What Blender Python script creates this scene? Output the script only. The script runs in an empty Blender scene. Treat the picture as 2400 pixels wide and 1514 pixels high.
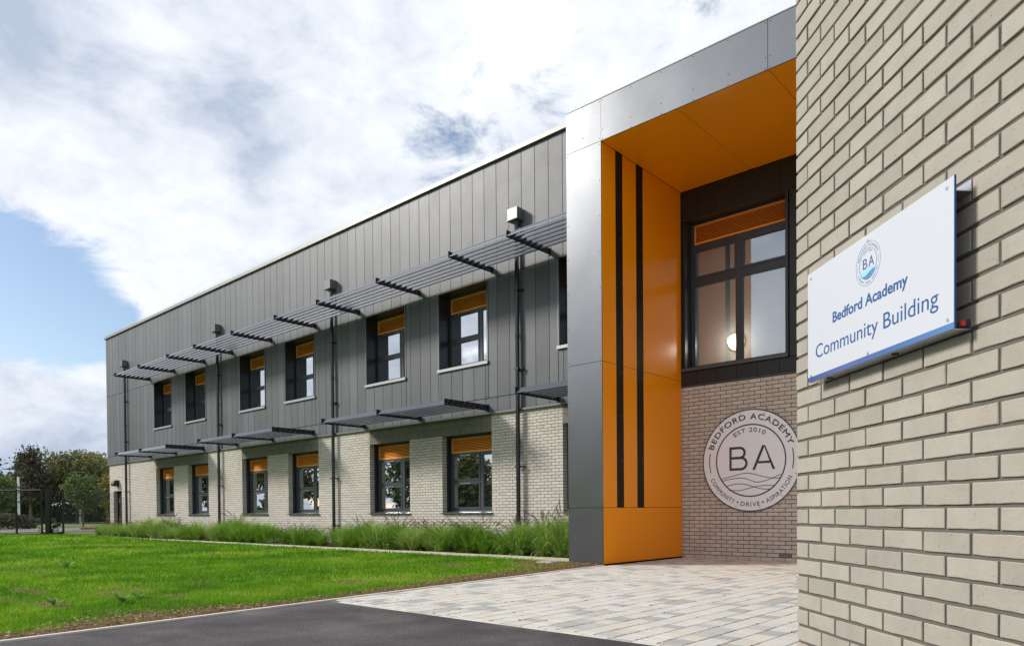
import bpy, math, random
import numpy as np
from mathutils import Matrix, Vector

random.seed(7)
rng = np.random.default_rng(7)
S = bpy.context.scene
COL = S.collection
PI = math.pi

# ------------------------------------------------------------------ camera
YAW, PITCH, ROLL, EYE = 0.7346, -0.0144, 0.0077, 0.939
rt0 = Vector((math.cos(YAW), math.sin(YAW), 0))
fw0 = Vector((-math.sin(YAW), math.cos(YAW), 0))
up0 = Vector((0, 0, 1))
fwd = math.cos(PITCH) * fw0 + math.sin(PITCH) * up0
up1 = -math.sin(PITCH) * fw0 + math.cos(PITCH) * up0
rgt = math.cos(ROLL) * rt0 - math.sin(ROLL) * up1
up2 = math.sin(ROLL) * rt0 + math.cos(ROLL) * up1
cam_d = bpy.data.cameras.new('camera')
cam = bpy.data.objects.new('camera', cam_d)
COL.objects.link(cam)
R = Matrix((rgt, up2, -fwd)).transposed().to_4x4()
cam.matrix_world = Matrix.Translation((0, 0, EYE)) @ R
cam_d.sensor_fit = 'HORIZONTAL'
cam_d.sensor_width = 36
cam_d.lens = 36 * 1681.27 / 2400
cam_d.shift_y = (1222.7 - 757) / 2400
cam_d.clip_end = 2000
cam_d.clip_start = 0.05
S.camera = cam

# ------------------------------------------------------------------ sky and sun
SUN_EL = math.radians(31)
SUN_DIR = Vector((-0.788 * math.cos(SUN_EL), -0.616 * math.cos(SUN_EL), math.sin(SUN_EL)))
W = bpy.data.worlds.new('World')
S.world = W
W.use_nodes = True
nt = W.node_tree
nt.nodes.clear()


def wn(t, **k):
    n = nt.nodes.new(t)
    for a, b in k.items():
        setattr(n, a, b)
    return n


def wl(a, b):
    nt.links.new(a, b)


def wmath(op, a, b=None, clamp=False):
    n = wn('ShaderNodeMath', operation=op, use_clamp=clamp)
    for i, v in enumerate((a, b)):
        if v is None:
            continue
        if isinstance(v, (int, float)):
            n.inputs[i].default_value = v
        else:
            wl(v, n.inputs[i])
    return n.outputs[0]


sky = wn('ShaderNodeTexSky', sky_type='NISHITA', sun_disc=False)
sky.sun_elevation = SUN_EL
sky.sun_rotation = math.atan2(SUN_DIR.x, SUN_DIR.y)
sky.air_density = 1.0
sky.dust_density = 1.2
sky.ozone_density = 1.6
bg_sky = wn('ShaderNodeBackground')
bg_sky.inputs['Strength'].default_value = 0.105
wl(sky.outputs[0], bg_sky.inputs['Color'])
tc = wn('ShaderNodeTexCoord')
DIRV = tc.outputs['Generated']
sep = wn('ShaderNodeSeparateXYZ')
wl(DIRV, sep.inputs[0])
# cloud noise lives on the sky directions, flattened so that the clouds lie in banks
cmb = wn('ShaderNodeMapping')
cmb.inputs['Scale'].default_value = (1.0, 1.0, 1.7)
cmb.inputs['Rotation'].default_value = (0.35, 0.25, 0.0)
wl(DIRV, cmb.inputs[0])


def wnoise(scale, detail, rough, off, dist=0.0):
    m = wn('ShaderNodeMapping')
    m.inputs['Location'].default_value = off
    wl(cmb.outputs[0], m.inputs[0])
    n = wn('ShaderNodeTexNoise', noise_dimensions='3D')
    n.inputs['Scale'].default_value = scale
    n.inputs['Detail'].default_value = detail
    n.inputs['Roughness'].default_value = rough
    n.inputs['Distortion'].default_value = dist
    wl(m.outputs[0], n.inputs['Vector'])
    return n.outputs[0]


def gauss(d, k, amp):
    v = Vector(d).normalized()
    n = wn('ShaderNodeVectorMath', operation='DOT_PRODUCT')
    nm = wn('ShaderNodeVectorMath', operation='NORMALIZE')
    wl(DIRV, nm.inputs[0])
    wl(nm.outputs[0], n.inputs[0])
    n.inputs[1].default_value = v
    e = wmath('EXPONENT', wmath('MULTIPLY', wmath('SUBTRACT', n.outputs['Value'], 1.0), k))
    return wmath('MULTIPLY', e, amp)


def wsum(base, terms):
    for t in terms:
        base = wmath('ADD', base, t)
    return base


n1 = wnoise(2.6, 9, 0.58, (0.3, 1.1, 0.0), 0.3)
n2 = wnoise(3.4, 9, 0.58, (5.2, 2.3, 1.0), 0.4)
n3 = wnoise(16.0, 8, 0.6, (1.2, 7.3, 2.0), 0.3)
n4 = wnoise(7.5, 9, 0.62, (8.2, 0.3, 4.0), 0.4)


def gap(d, k, amp):
    return gauss(d, k, amp)


dens = wmath('ADD', 0.98, wmath('MULTIPLY', wmath('SUBTRACT', n1, 0.5), 2.8))
dens = wmath('ADD', dens, wmath('MULTIPLY', wmath('SUBTRACT', n4, 0.5), 2.8))
dens = wsum(dens, [
    gauss((-0.78, 0.43, 0.45), 9, 0.35),       # the broad bank overhead
    gauss((-0.90, 0.28, 0.335), 60, 0.55),     # its bright lower edge
    gap((-0.945, 0.215, 0.262), 170, -1.9),      # open blue under the bank
    gap((-0.92, 0.30, 0.222), 300, -1.3),
    gap((-0.685, 0.565, 0.455), 700, -0.62),      # ragged blue gaps above the roof
    gap((-0.645, 0.625, 0.437), 700, -0.55),
    gap((-0.60, 0.62, 0.50), 200, -0.42),
    gap((-0.74, 0.36, 0.56), 300, -0.35),
    gauss((-0.95, 0.27, 0.135), 300, 0.65),    # cumulus low over the trees
    gauss((-0.965, 0.245, 0.06), 180, 0.6),
])
mr = wn('ShaderNodeMapRange', interpolation_type='SMOOTHSTEP')
wl(dens, mr.inputs[0])
mr.inputs[1].default_value = 0.10
mr.inputs[2].default_value = 0.74
lum = wmath('ADD', 0.55, wmath('MULTIPLY', wmath('SUBTRACT', n2, 0.5), 1.8))
lum = wmath('ADD', lum, wmath('MULTIPLY', wmath('SUBTRACT', n4, 0.5), 1.5))
lum = wmath('ADD', lum, wmath('MULTIPLY', wmath('SUBTRACT', n3, 0.5), 0.9))
lum = wsum(lum, [
    gauss((-0.90, 0.20, 0.40), 90, -0.42),     # grey undersides
    gauss((-0.82, 0.26, 0.53), 90, -0.2),
    gauss((-0.77, 0.42, 0.50), 90, -0.16),
    gauss((-0.90, 0.29, 0.33), 110, 0.55),      # white rim
    gauss((-0.80, 0.31, 0.51), 500, 0.40),
    gauss((-0.55, 0.64, 0.53), 25, 0.22),
    gauss((-0.97, 0.24, 0.07), 120, -0.32),
    gauss((-0.945, 0.28, 0.15), 400, 0.35),
])
cr = wn('ShaderNodeValToRGB')
wl(lum, cr.inputs[0])
cr.color_ramp.elements[0].position = 0.0
cr.color_ramp.elements[0].color = (0.38, 0.44, 0.55, 1)
cr.color_ramp.elements[1].position = 1.0
cr.color_ramp.elements[1].color = (0.765, 0.79, 0.825, 1)
e = cr.color_ramp.elements.new(0.5)
e.color = (0.61, 0.65, 0.72, 1)
bg_cl = wn('ShaderNodeBackground')
bg_cl.inputs['Strength'].default_value = 0.92
wl(cr.outputs[0], bg_cl.inputs['Color'])
mx = wn('ShaderNodeMixShader')
wl(mr.outputs[0], mx.inputs[0])
wl(bg_sky.outputs[0], mx.inputs[1])
wl(bg_cl.outputs[0], mx.inputs[2])
wo = wn('ShaderNodeOutputWorld')
wl(mx.outputs[0], wo.inputs[0])

sun_d = bpy.data.lights.new('sun', 'SUN')
sun_d.energy = 2.6
sun_d.angle = math.radians(11)
sun_d.color = (1.0, 0.95, 0.88)
sun = bpy.data.objects.new('sun', sun_d)
sun.rotation_euler = SUN_DIR.to_track_quat('Z', 'Y').to_euler()
sun.location = (0, 0, 30)
COL.objects.link(sun)
vs = S.view_settings
vs.view_transform = 'Standard'
vs.look = 'None'
vs.gamma = 1
vs.use_curve_mapping = False
vs.exposure = 0.55
S.cycles.max_bounces = 12
S.cycles.diffuse_bounces = 8
S.cycles.use_denoising = True

# ------------------------------------------------------------------ helpers
WM = {}


def tag(o, label=None, cat=None, group=None, kind=None):
    if label: o['label'] = label
    if cat: o['category'] = cat
    if group: o['group'] = group
    if kind: o['kind'] = kind
    return o


def link(o, parent=None, local=False):
    """links o; unless local, o's own transform is meant in world space"""
    COL.objects.link(o)
    if parent is not None:
        o.parent = parent
        if local:
            WM[o] = WM[parent] @ o.matrix_basis
        else:
            o.matrix_parent_inverse = WM[parent].inverted()
            WM[o] = o.matrix_basis.copy()
    else:
        WM[o] = o.matrix_basis.copy()
    return o


def empty(name, loc, rz=0):
    o = bpy.data.objects.new(name, None)
    o.empty_display_size = 0.2
    o.location = loc
    o.rotation_euler = (0, 0, rz)
    return link(o)


class MB:
    def __init__(s):
        s.v = []
        s.f = []
        s.mi = []
        s.m = 0

    def add(s, vs, fs):
        b = len(s.v)
        s.v += [tuple(p) for p in vs]
        s.f += [tuple(i + b for i in f) for f in fs]
        s.mi += [s.m] * len(fs)

    def box(s, x0, y0, z0, x1, y1, z1):
        s.add([(x0, y0, z0), (x1, y0, z0), (x1, y1, z0), (x0, y1, z0), (x0, y0, z1), (x1, y0, z1), (x1, y1, z1), (x0, y1, z1)],
              [(0, 3, 2, 1), (4, 5, 6, 7), (0, 1, 5, 4), (1, 2, 6, 5), (2, 3, 7, 6), (3, 0, 4, 7)])

    def bbox(s, x0, y0, z0, x1, y1, z1, b):
        """box whose edges on the -y face are chamfered by b"""
        v = [(x0 + b, y0, z0 + b), (x1 - b, y0, z0 + b), (x1 - b, y0, z1 - b), (x0 + b, y0, z1 - b),
             (x0, y0 + b, z0), (x1, y0 + b, z0), (x1, y0 + b, z1), (x0, y0 + b, z1),
             (x0, y1, z0), (x1, y1, z0), (x1, y1, z1), (x0, y1, z1)]
        f = [(0, 1, 2, 3)]
        for i in range(4):
            j = (i + 1) % 4
            f.append((i + 4, j + 4, j, i))
            f.append((i + 8, j + 8, j + 4, i + 4))
        s.add(v, f)

    def quad(s, *p):
        s.add(p, [tuple(range(len(p)))])

    def tube(s, pts, rad, n=8, cap=True):
        pts = [Vector(p) for p in pts]
        if isinstance(rad, (int, float)): rad = [rad] * len(pts)
        b = len(s.v)
        ref = None
        for i, p in enumerate(pts):
            t = (pts[min(i + 1, len(pts) - 1)] - pts[max(i - 1, 0)]).normalized()
            if ref is None:
                ref = Vector((0, 0, 1)) if abs(t.z) < 0.9 else Vector((1, 0, 0))
            a = t.cross(ref).normalized()
            c = a.cross(t).normalized()
            ref = c
            for k in range(n):
                w = 2 * PI * k / n
                s.v.append(tuple(p + (a * math.cos(w) + c * math.sin(w)) * rad[i]))
        for i in range(len(pts) - 1):
            for k in range(n):
                q = b + i * n
                s.f.append((q + k, q + (k + 1) % n, q + n + (k + 1) % n, q + n + k))
                s.mi.append(s.m)
        if cap:
            s.f.append(tuple(b + k for k in range(n))[::-1]); s.mi.append(s.m)
            q = b + (len(pts) - 1) * n
            s.f.append(tuple(q + k for k in range(n))); s.mi.append(s.m)

    def disc(s, c, r, axis, h, n=10):
        c = Vector(c); a = Vector(axis)
        s.tube([c, c + a * h], r, n)

    def mesh(s, name, mats):
        me = bpy.data.meshes.new(name)
        me.from_pydata(s.v, [], s.f)
        for m in (mats if isinstance(mats, (list, tuple)) else [mats]):
            me.materials.append(m)
        if any(s.mi):
            me.polygons.foreach_set('material_index', s.mi)
        me.update()
        return me

    def build(s, name, mats, parent=None, smooth=False, local=False, **t):
        me = s.mesh(name, mats)
        if smooth:
            me.polygons.foreach_set('use_smooth', [True] * len(me.polygons))
        o = bpy.data.objects.new(name, me)
        link(o, parent, local)
        return tag(o, **t)


def np_mesh(name, V, nface_verts, F, mat, parent=None, smooth=False, **t):
    """V (n,3), F flat loop indices, every face with nface_verts corners"""
    me = bpy.data.meshes.new(name)
    V = np.asarray(V, dtype=np.float32)
    F = np.asarray(F, dtype=np.int32).ravel()
    nf = len(F) // nface_verts
    me.vertices.add(len(V))
    me.vertices.foreach_set('co', V.ravel())
    me.loops.add(len(F))
    me.loops.foreach_set('vertex_index', F)
    me.polygons.add(nf)
    me.polygons.foreach_set('loop_start', np.arange(nf, dtype=np.int32) * nface_verts)
    me.polygons.foreach_set('loop_total', np.full(nf, nface_verts, dtype=np.int32))
    if smooth:
        me.polygons.foreach_set('use_smooth', np.ones(nf, dtype=bool))
    me.update(calc_edges=True)
    me.materials.append(mat)
    o = bpy.data.objects.new(name, me)
    link(o, parent)
    return tag(o, **t)


def hash2(i, j, seed):
    h = np.sin(i * 127.1 + j * 311.7 + seed * 74.7) * 43758.5453
    return h - np.floor(h)


def vnoise(x, y, seed=0):
    xi, yi = np.floor(x), np.floor(y)
    fx, fy = x - xi, y - yi
    fx, fy = fx * fx * (3 - 2 * fx), fy * fy * (3 - 2 * fy)
    a, b = hash2(xi, yi, seed), hash2(xi + 1, yi, seed)
    c, d = hash2(xi, yi + 1, seed), hash2(xi + 1, yi + 1, seed)
    return a + (b - a) * fx + (c - a) * fy + (a - b - c + d) * fx * fy


def fbm(x, y, seed=0, n=4):
    s, a, t = 0, 0.5, 0
    for k in range(n):
        s = s + a * vnoise(x * 2 ** k, y * 2 ** k, seed + k)
        t += a
        a *= 0.5
    return s / t


# ------------------------------------------------------------------ materials
def nmat(name):
    m = bpy.data.materials.new(name)
    m.use_nodes = True
    t = m.node_tree
    b = t.nodes['Principled BSDF']
    return m, t, b


def mth(t, op, a, b=None, clamp=False):
    n = t.nodes.new('ShaderNodeMath')
    n.operation = op
    n.use_clamp = clamp
    for i, v in enumerate((a, b)):
        if v is None: continue
        if isinstance(v, (int, float)): n.inputs[i].default_value = v
        else: t.links.new(v, n.inputs[i])
    return n.outputs[0]


def noise(t, scale, detail=4, rough=0.6, vec=None, stretch=None, dist=0):
    n = t.nodes.new('ShaderNodeTexNoise')
    n.inputs['Scale'].default_value = scale
    n.inputs['Detail'].default_value = detail
    n.inputs['Roughness'].default_value = rough
    n.inputs['Distortion'].default_value = dist
    if vec is None:
        vec = t.nodes.new('ShaderNodeTexCoord').outputs['Object']
    if stretch:
        mp = t.nodes.new('ShaderNodeMapping')
        mp.inputs['Scale'].default_value = stretch
        t.links.new(vec, mp.inputs[0])
        vec = mp.outputs[0]
    t.links.new(vec, n.inputs['Vector'])
    return n.outputs[0]


def ramp(t, fac, stops):
    r = t.nodes.new('ShaderNodeValToRGB')
    while len(r.color_ramp.elements) < len(stops):
        r.color_ramp.elements.new(0.5)
    for e, (p, c) in zip(r.color_ramp.elements, stops):
        e.position = p
        e.color = (*c, 1)
    t.links.new(fac, r.inputs[0])
    return r.outputs[0]


def scale_col(t, col, fac):
    n = t.nodes.new('ShaderNodeVectorMath')
    n.operation = 'SCALE'
    if isinstance(col, tuple): n.inputs[0].default_value = col
    else: t.links.new(col, n.inputs[0])
    t.links.new(fac, n.inputs['Scale'])
    return n.outputs[0]


def rand_piece(t):
    """a value 0..1 of its own for each object and each loose piece of a mesh"""
    oi = t.nodes.new('ShaderNodeObjectInfo').outputs['Random']
    ge = t.nodes.new('ShaderNodeNewGeometry').outputs['Random Per Island']
    return mth(t, 'FRACT', mth(t, 'ADD', oi, ge))


def bump(t, b, h, strength, dist=0.01):
    n = t.nodes.new('ShaderNodeBump')
    n.inputs['Strength'].default_value = strength
    n.inputs['Distance'].default_value = dist
    t.links.new(h, n.inputs['Height'])
    t.links.new(n.outputs[0], b.inputs['Normal'])


def M(name, col, rough=0.6, metal=0.0, spec=0.5, var=0.0, nz=0.0, nscale=6.0, stretch=None, rvar=0.0, bstr=0.0, bscale=60.0):
    m, t, b = nmat(name)
    b.inputs['Roughness'].default_value = rough
    b.inputs['Metallic'].default_value = metal
    b.inputs['Specular IOR Level'].default_value = spec
    f = None
    if var:
        f = mth(t, 'ADD', mth(t, 'MULTIPLY', mth(t, 'SUBTRACT', rand_piece(t), 0.5), 2 * var), 1.0)
    pos = t.nodes.new('ShaderNodeNewGeometry').outputs['Position']
    if nz:
        n = noise(t, nscale, 6, 0.62, vec=pos, stretch=stretch)
        g = mth(t, 'ADD', mth(t, 'MULTIPLY', mth(t, 'SUBTRACT', n, 0.5), 2 * nz), 1.0)
        f = g if f is None else mth(t, 'MULTIPLY', f, g)
        if rvar:
            t.links.new(mth(t, 'ADD', mth(t, 'MULTIPLY', mth(t, 'SUBTRACT', n, 0.5), rvar), rough), b.inputs['Roughness'])
    if f is None:
        b.inputs['Base Color'].default_value = (*col, 1)
    else:
        t.links.new(scale_col(t, col, f), b.inputs['Base Color'])
    if bstr:
        bump(t, b, noise(t, bscale, 5, 0.6, vec=pos), bstr, 0.004)
    return m


def brick_mat(name, a, c, d, near=False):
    m, t, b = nmat(name)
    b.inputs['Roughness'].default_value = 0.78
    b.inputs['Specular IOR Level'].default_value = 0.25
    pos = t.nodes.new('ShaderNodeNewGeometry').outputs['Position']
    base = ramp(t, rand_piece(t), [(0.0, a), (0.5, c), (1.0, d)])
    n = noise(t, 9, 5, 0.6, vec=pos)
    f = mth(t, 'ADD', mth(t, 'MULTIPLY', mth(t, 'SUBTRACT', n, 0.5), 0.32), 1.0)
    f = mth(t, 'ADD', f, mth(t, 'MULTIPLY', mth(t, 'SUBTRACT', noise(t, 1.4, 5, 0.65, vec=pos), 0.5), 0.26))
    f = mth(t, 'ADD', f, mth(t, 'MULTIPLY', mth(t, 'SUBTRACT', mth(t, 'FRACT', mth(t, 'MULTIPLY', rand_piece(t), 7.31)), 0.5), 0.14))
    # dark specks and small smudges
    sp = noise(t, 95, 2, 0.5, vec=pos)
    sp = mth(t, 'MULTIPLY', mth(t, 'GREATER_THAN', sp, 0.70), -0.3)
    f = mth(t, 'ADD', f, sp)
    t.links.new(scale_col(t, base, f), b.inputs['Base Color'])
    h = mth(t, 'ADD', noise(t, 160, 3, 0.6, vec=pos), mth(t, 'MULTIPLY', noise(t, 22, 3, 0.6, vec=pos), 2.0))
    bump(t, b, h, 0.35 if near else 0.2, 0.003)
    return m


MORTAR_F = M('facade_mortar', (0.085, 0.078, 0.07), 0.95, nz=0.25, nscale=30)
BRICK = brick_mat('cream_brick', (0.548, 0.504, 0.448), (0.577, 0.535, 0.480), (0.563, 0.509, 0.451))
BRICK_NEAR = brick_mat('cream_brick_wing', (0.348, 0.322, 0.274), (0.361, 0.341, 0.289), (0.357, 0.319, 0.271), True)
BRICK_DARK = brick_mat('grey_brown_brick', (0.19, 0.175, 0.16), (0.21, 0.195, 0.175), (0.20, 0.18, 0.165))
MORTAR = M('dark_mortar', (0.125, 0.113, 0.097), 0.95, nz=0.25, nscale=30, bstr=0.5, bscale=260)
CLAD = M('grey_cladding', (0.101, 0.105, 0.117), 0.46, 0.0, 0.4, var=0.17, nz=0.16, nscale=1.6, stretch=(1.4, 1.4, 0.8), rvar=0.15)
GREY_METAL = M('portico_grey_metal', (0.227, 0.235, 0.248), 0.24, 0.85, 0.5, nz=0.06, nscale=1.3, rvar=0.06)
GREY_BASE = M('portico_charcoal', (0.05, 0.052, 0.056), 0.42, 0.0, 0.5, nz=0.12, nscale=2.5, rvar=0.15)
ORANGE = M('orange_panel', (0.86, 0.315, 0.002), 0.27, 0.0, 0.35)
LOUVRE = M('orange_louvre', (0.96, 0.39, 0.06), 0.4, 0.0, 0.4)
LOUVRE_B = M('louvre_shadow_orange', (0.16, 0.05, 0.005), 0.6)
BLACK = M('black_strip', (0.006, 0.006, 0.007), 0.55, 0.0, 0.3)
BLACK_METAL = M('black_metal', (0.012, 0.013, 0.017), 0.38, 0.0, 0.5, nz=0.2, nscale=8)
PIPE = M('black_pipe', (0.014, 0.016, 0.022), 0.24, 0.0, 0.6)
HOPPER = M('dark_grey_hopper', (0.16, 0.162, 0.166), 0.3, 0.5, 0.5)
BLADE = M('blue_grey_blade', (0.104, 0.117, 0.147), 0.32, 0.35, 0.5, nz=0.1, nscale=3)
FRAME = M('window_frame_grey', (0.048, 0.056, 0.066), 0.38, 0.0, 0.5, nz=0.08, nscale=6)
REVEAL = M('dark_reveal', (0.022, 0.025, 0.031), 0.34, 0.0, 0.5)
BLACKPANEL = M('black_panel', (0.017, 0.0175, 0.019), 0.42, 0.0, 0.45, var=0.2, nz=0.12, nscale=3)
SILL = M('light_sill', (0.33, 0.34, 0.345), 0.42, 0.5, 0.5)
SILL_DARK = M('dark_sill', (0.085, 0.09, 0.095), 0.38, 0.1, 0.5)
COPING = M('coping_grey', (0.24, 0.24, 0.228), 0.45, 0.3, 0.5, nz=0.08, nscale=2)
STEEL = M('bright_steel', (0.62, 0.63, 0.65), 0.3, 0.9)
RIVET = M('dark_rivet', (0.02, 0.02, 0.022), 0.4, 0.3)
CORE = M('dark_core', (0.02, 0.02, 0.02), 0.9)
WHITE = M('white_sign', (0.549, 0.572, 0.621), 0.28, 0, 0.5)
WHITE_R = M('white_round_sign', (0.89, 0.93, 0.99), 0.2, 0, 0.5)
NAVY = M('navy_print', (0.03, 0.04, 0.085), 0.4)
CHARC = M('charcoal_print', (0.045, 0.047, 0.055), 0.4)
BLUE_T = M('blue_print', (0.016, 0.085, 0.26), 0.35)
BLUE_LINE = M('thin_blue_print', (0.10, 0.20, 0.40), 0.35)
CYAN = M('pale_blue_print', (0.30, 0.62, 0.74), 0.35)
MIDBLUE = M('mid_blue_print', (0.10, 0.22, 0.42), 0.35)
RED = M('red_plastic', (0.6, 0.03, 0.02), 0.35)
WHITE_P = M('white_plastic', (0.75, 0.76, 0.78), 0.4)
KERB = M('concrete_edging', (0.50, 0.44, 0.345), 0.85, nz=0.15, nscale=12, bstr=0.3, bscale=90)
PALE_EDGE = M('pale_edging', (0.62, 0.58, 0.52), 0.85, nz=0.15, nscale=10)
SPIKE = M('clear_spike', (0.62, 0.66, 0.63), 0.3)
VENT = M('grey_vent', (0.22, 0.23, 0.24), 0.5)


def glass_mat(name, dark, refl, clear):
    """window pane: mirror share refl, the rest dark room tint or, where clear, see-through"""
    m, t, b = nmat(name)
    out = t.nodes['Material Output']
    t.nodes.remove(b)
    g = t.nodes.new('ShaderNodeBsdfGlossy')
    g.inputs['Roughness'].default_value = 0.0
    g.inputs['Color'].default_value = (0.92, 0.96, 1.0, 1)
    if clear:
        d = t.nodes.new('ShaderNodeBsdfTransparent')
        d.inputs['Color'].default_value = (*dark, 1)
    else:
        d = t.nodes.new('ShaderNodeBsdfDiffuse')
        d.inputs['Color'].default_value = (*dark, 1)
    pos = t.nodes.new('ShaderNodeNewGeometry').outputs['Position']
    bp = t.nodes.new('ShaderNodeBump')
    bp.inputs['Strength'].default_value = 0.02
    bp.inputs['Distance'].default_value = 0.02
    t.links.new(noise(t, 2.2, 1, 0.4, vec=pos), bp.inputs['Height'])
    t.links.new(bp.outputs[0], g.inputs['Normal'])
    fr = t.nodes.new('ShaderNodeFresnel')
    fr.inputs['IOR'].default_value = 1.5
    fac = mth(t, 'ADD', mth(t, 'MULTIPLY', fr.outputs[0], 1.0), refl, True)
    mxs = t.nodes.new('ShaderNodeMixShader')
    t.links.new(fac, mxs.inputs[0])
    t.links.new(d.outputs[0], mxs.inputs[1])
    t.links.new(g.outputs[0], mxs.inputs[2])
    t.links.new(mxs.outputs[0], out.inputs[0])
    return m


GLASS = glass_mat('window_glass', (0.010, 0.012, 0.015), 0.62, False)
GLASS_E = glass_mat('entrance_glass', (0.88, 0.90, 0.90), 0.20, True)


def leaf_mat(name, stops, trans=0.35, rough=0.6, patch=False, plant=0.0):
    m, t, b = nmat(name)
    out = t.nodes['Material Output']
    k = rand_piece(t)
    if plant:      # every plant a shade of its own
        o_ = mth(t, 'SUBTRACT', t.nodes.new('ShaderNodeObjectInfo').outputs['Random'], 0.5)
        g_ = t.nodes.new('ShaderNodeNewGeometry').outputs['Random Per Island']
        k = mth(t, 'ADD', mth(t, 'MULTIPLY', mth(t, 'SUBTRACT', g_, 0.5), 0.75), mth(t, 'ADD', mth(t, 'MULTIPLY', o_, plant), 0.5), True)
    if patch:      # drifts of yellower and darker growth
        pos = t.nodes.new('ShaderNodeNewGeometry').outputs['Position']
        p = mth(t, 'MULTIPLY', mth(t, 'SUBTRACT', noise(t, 0.55, 5, 0.65, vec=pos), 0.5), 2.3)
        p = mth(t, 'ADD', p, mth(t, 'MULTIPLY', mth(t, 'SUBTRACT', noise(t, 3.2, 3, 0.6, vec=pos), 0.5), 0.7))
        k = mth(t, 'ADD', mth(t, 'MULTIPLY', mth(t, 'SUBTRACT', k, 0.5), 0.6), mth(t, 'ADD', p, 0.47), True)
    c = ramp(t, k, stops)
    t.links.new(c, b.inputs['Base Color'])
    b.inputs['Roughness'].default_value = rough
    b.inputs['Specular IOR Level'].default_value = 0.25
    tr = t.nodes.new('ShaderNodeBsdfTranslucent')
    t.links.new(c, tr.inputs['Color'])
    mxs = t.nodes.new('ShaderNodeMixShader')
    mxs.inputs[0].default_value = trans
    t.links.new(b.outputs[0], mxs.inputs[1])
    t.links.new(tr.outputs[0], mxs.inputs[2])
    t.links.new(mxs.outputs[0], out.inputs[0])
    return m


BLADES = leaf_mat('lawn_blades', [(0, (0.05, 0.16, 0.01)), (0.4, (0.125, 0.30, 0.008)), (0.66, (0.22, 0.42, 0.01)), (0.85, (0.34, 0.48, 0.03)), (1, (0.5, 0.48, 0.14))], patch=True)
ORN = leaf_mat('ornamental_blades', [(0, (0.12, 0.25, 0.02)), (0.45, (0.24, 0.44, 0.04)), (0.8, (0.37, 0.56, 0.12)), (1, (0.56, 0.58, 0.26))], plant=0.62)
PLUME = leaf_mat('mauve_plume', [(0, (0.16, 0.095, 0.085)), (1, (0.30, 0.19, 0.15))])
WEED = leaf_mat('weed_leaves', [(0, (0.15, 0.31, 0.05)), (1, (0.27, 0.42, 0.14))])
PETAL = leaf_mat('white_petals', [(0, (0.7, 0.7, 0.66)), (1, (0.8, 0.8, 0.76))])
F_OLIVE = leaf_mat('olive_foliage', [(0, (0.065, 0.091, 0.029)), (0.6, (0.163, 0.176, 0.058)), (1, (0.299, 0.260, 0.104))], 0.3)
F_DARK = leaf_mat('dark_foliage', [(0, (0.037, 0.069, 0.027)), (0.6, (0.081, 0.125, 0.044)), (1, (0.150, 0.175, 0.062))], 0.3)
F_RED = leaf_mat('plum_foliage', [(0, (0.045, 0.055, 0.04)), (0.6, (0.10, 0.095, 0.06)), (1, (0.17, 0.12, 0.08))], 0.3)
F_GREEN = leaf_mat('fresh_foliage', [(0, (0.056, 0.094, 0.027)), (0.6, (0.119, 0.169, 0.056)), (1, (0.237, 0.288, 0.100))], 0.35)
F_YEL = leaf_mat('yellow_foliage', [(0, (0.10, 0.11, 0.02)), (0.6, (0.22, 0.20, 0.04)), (1, (0.36, 0.28, 0.06))], 0.35)
BARK = M('bark', (0.16, 0.12, 0.085), 0.9, nz=0.3, nscale=7)


def lawn_mat():
    m, t, b = nmat('lawn_ground')
    b.inputs['Roughness'].default_value = 0.95
    b.inputs['Specular IOR Level'].default_value = 0.1
    pos = t.nodes.new('ShaderNodeNewGeometry').outputs['Position']
    at = t.nodes.new('ShaderNodeAttribute')
    at.attribute_name = 'soil'
    fine = noise(t, 70, 5, 0.7, vec=pos)
    big = noise(t, 0.8, 4, 0.6, vec=pos)
    g = ramp(t, mth(t, 'ADD', mth(t, 'MULTIPLY', fine, 0.6), mth(t, 'MULTIPLY', big, 0.5)),
             [(0.3, (0.045, 0.12, 0.004)), (0.6, (0.09, 0.215, 0.006)), (0.85, (0.17, 0.27, 0.02))])
    s = ramp(t, noise(t, 38, 6, 0.75, vec=pos), [(0.3, (0.075, 0.048, 0.028)), (0.5, (0.17, 0.105, 0.058)), (0.68, (0.30, 0.20, 0.11)), (0.8, (0.42, 0.32, 0.19))])
    k = mth(t, 'ADD', at.outputs['Fac'], mth(t, 'MULTIPLY', mth(t, 'SUBTRACT', noise(t, 9, 5, 0.7, vec=pos), 0.5), 1.1))
    mr_ = t.nodes.new('ShaderNodeMapRange')
    mr_.inputs[1].default_value = 0.35
    mr_.inputs[2].default_value = 0.65
    t.links.new(k, mr_.inputs[0])
    mi = t.nodes.new('ShaderNodeMix')
    mi.data_type = 'RGBA'
    t.links.new(mr_.outputs[0], mi.inputs[0])
    t.links.new(g, mi.inputs[6])
    t.links.new(s, mi.inputs[7])
    t.links.new(mi.outputs[2], b.inputs['Base Color'])
    bump(t, b, fine, 0.8, 0.02)
    return m


LAWN = lawn_mat()


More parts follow.
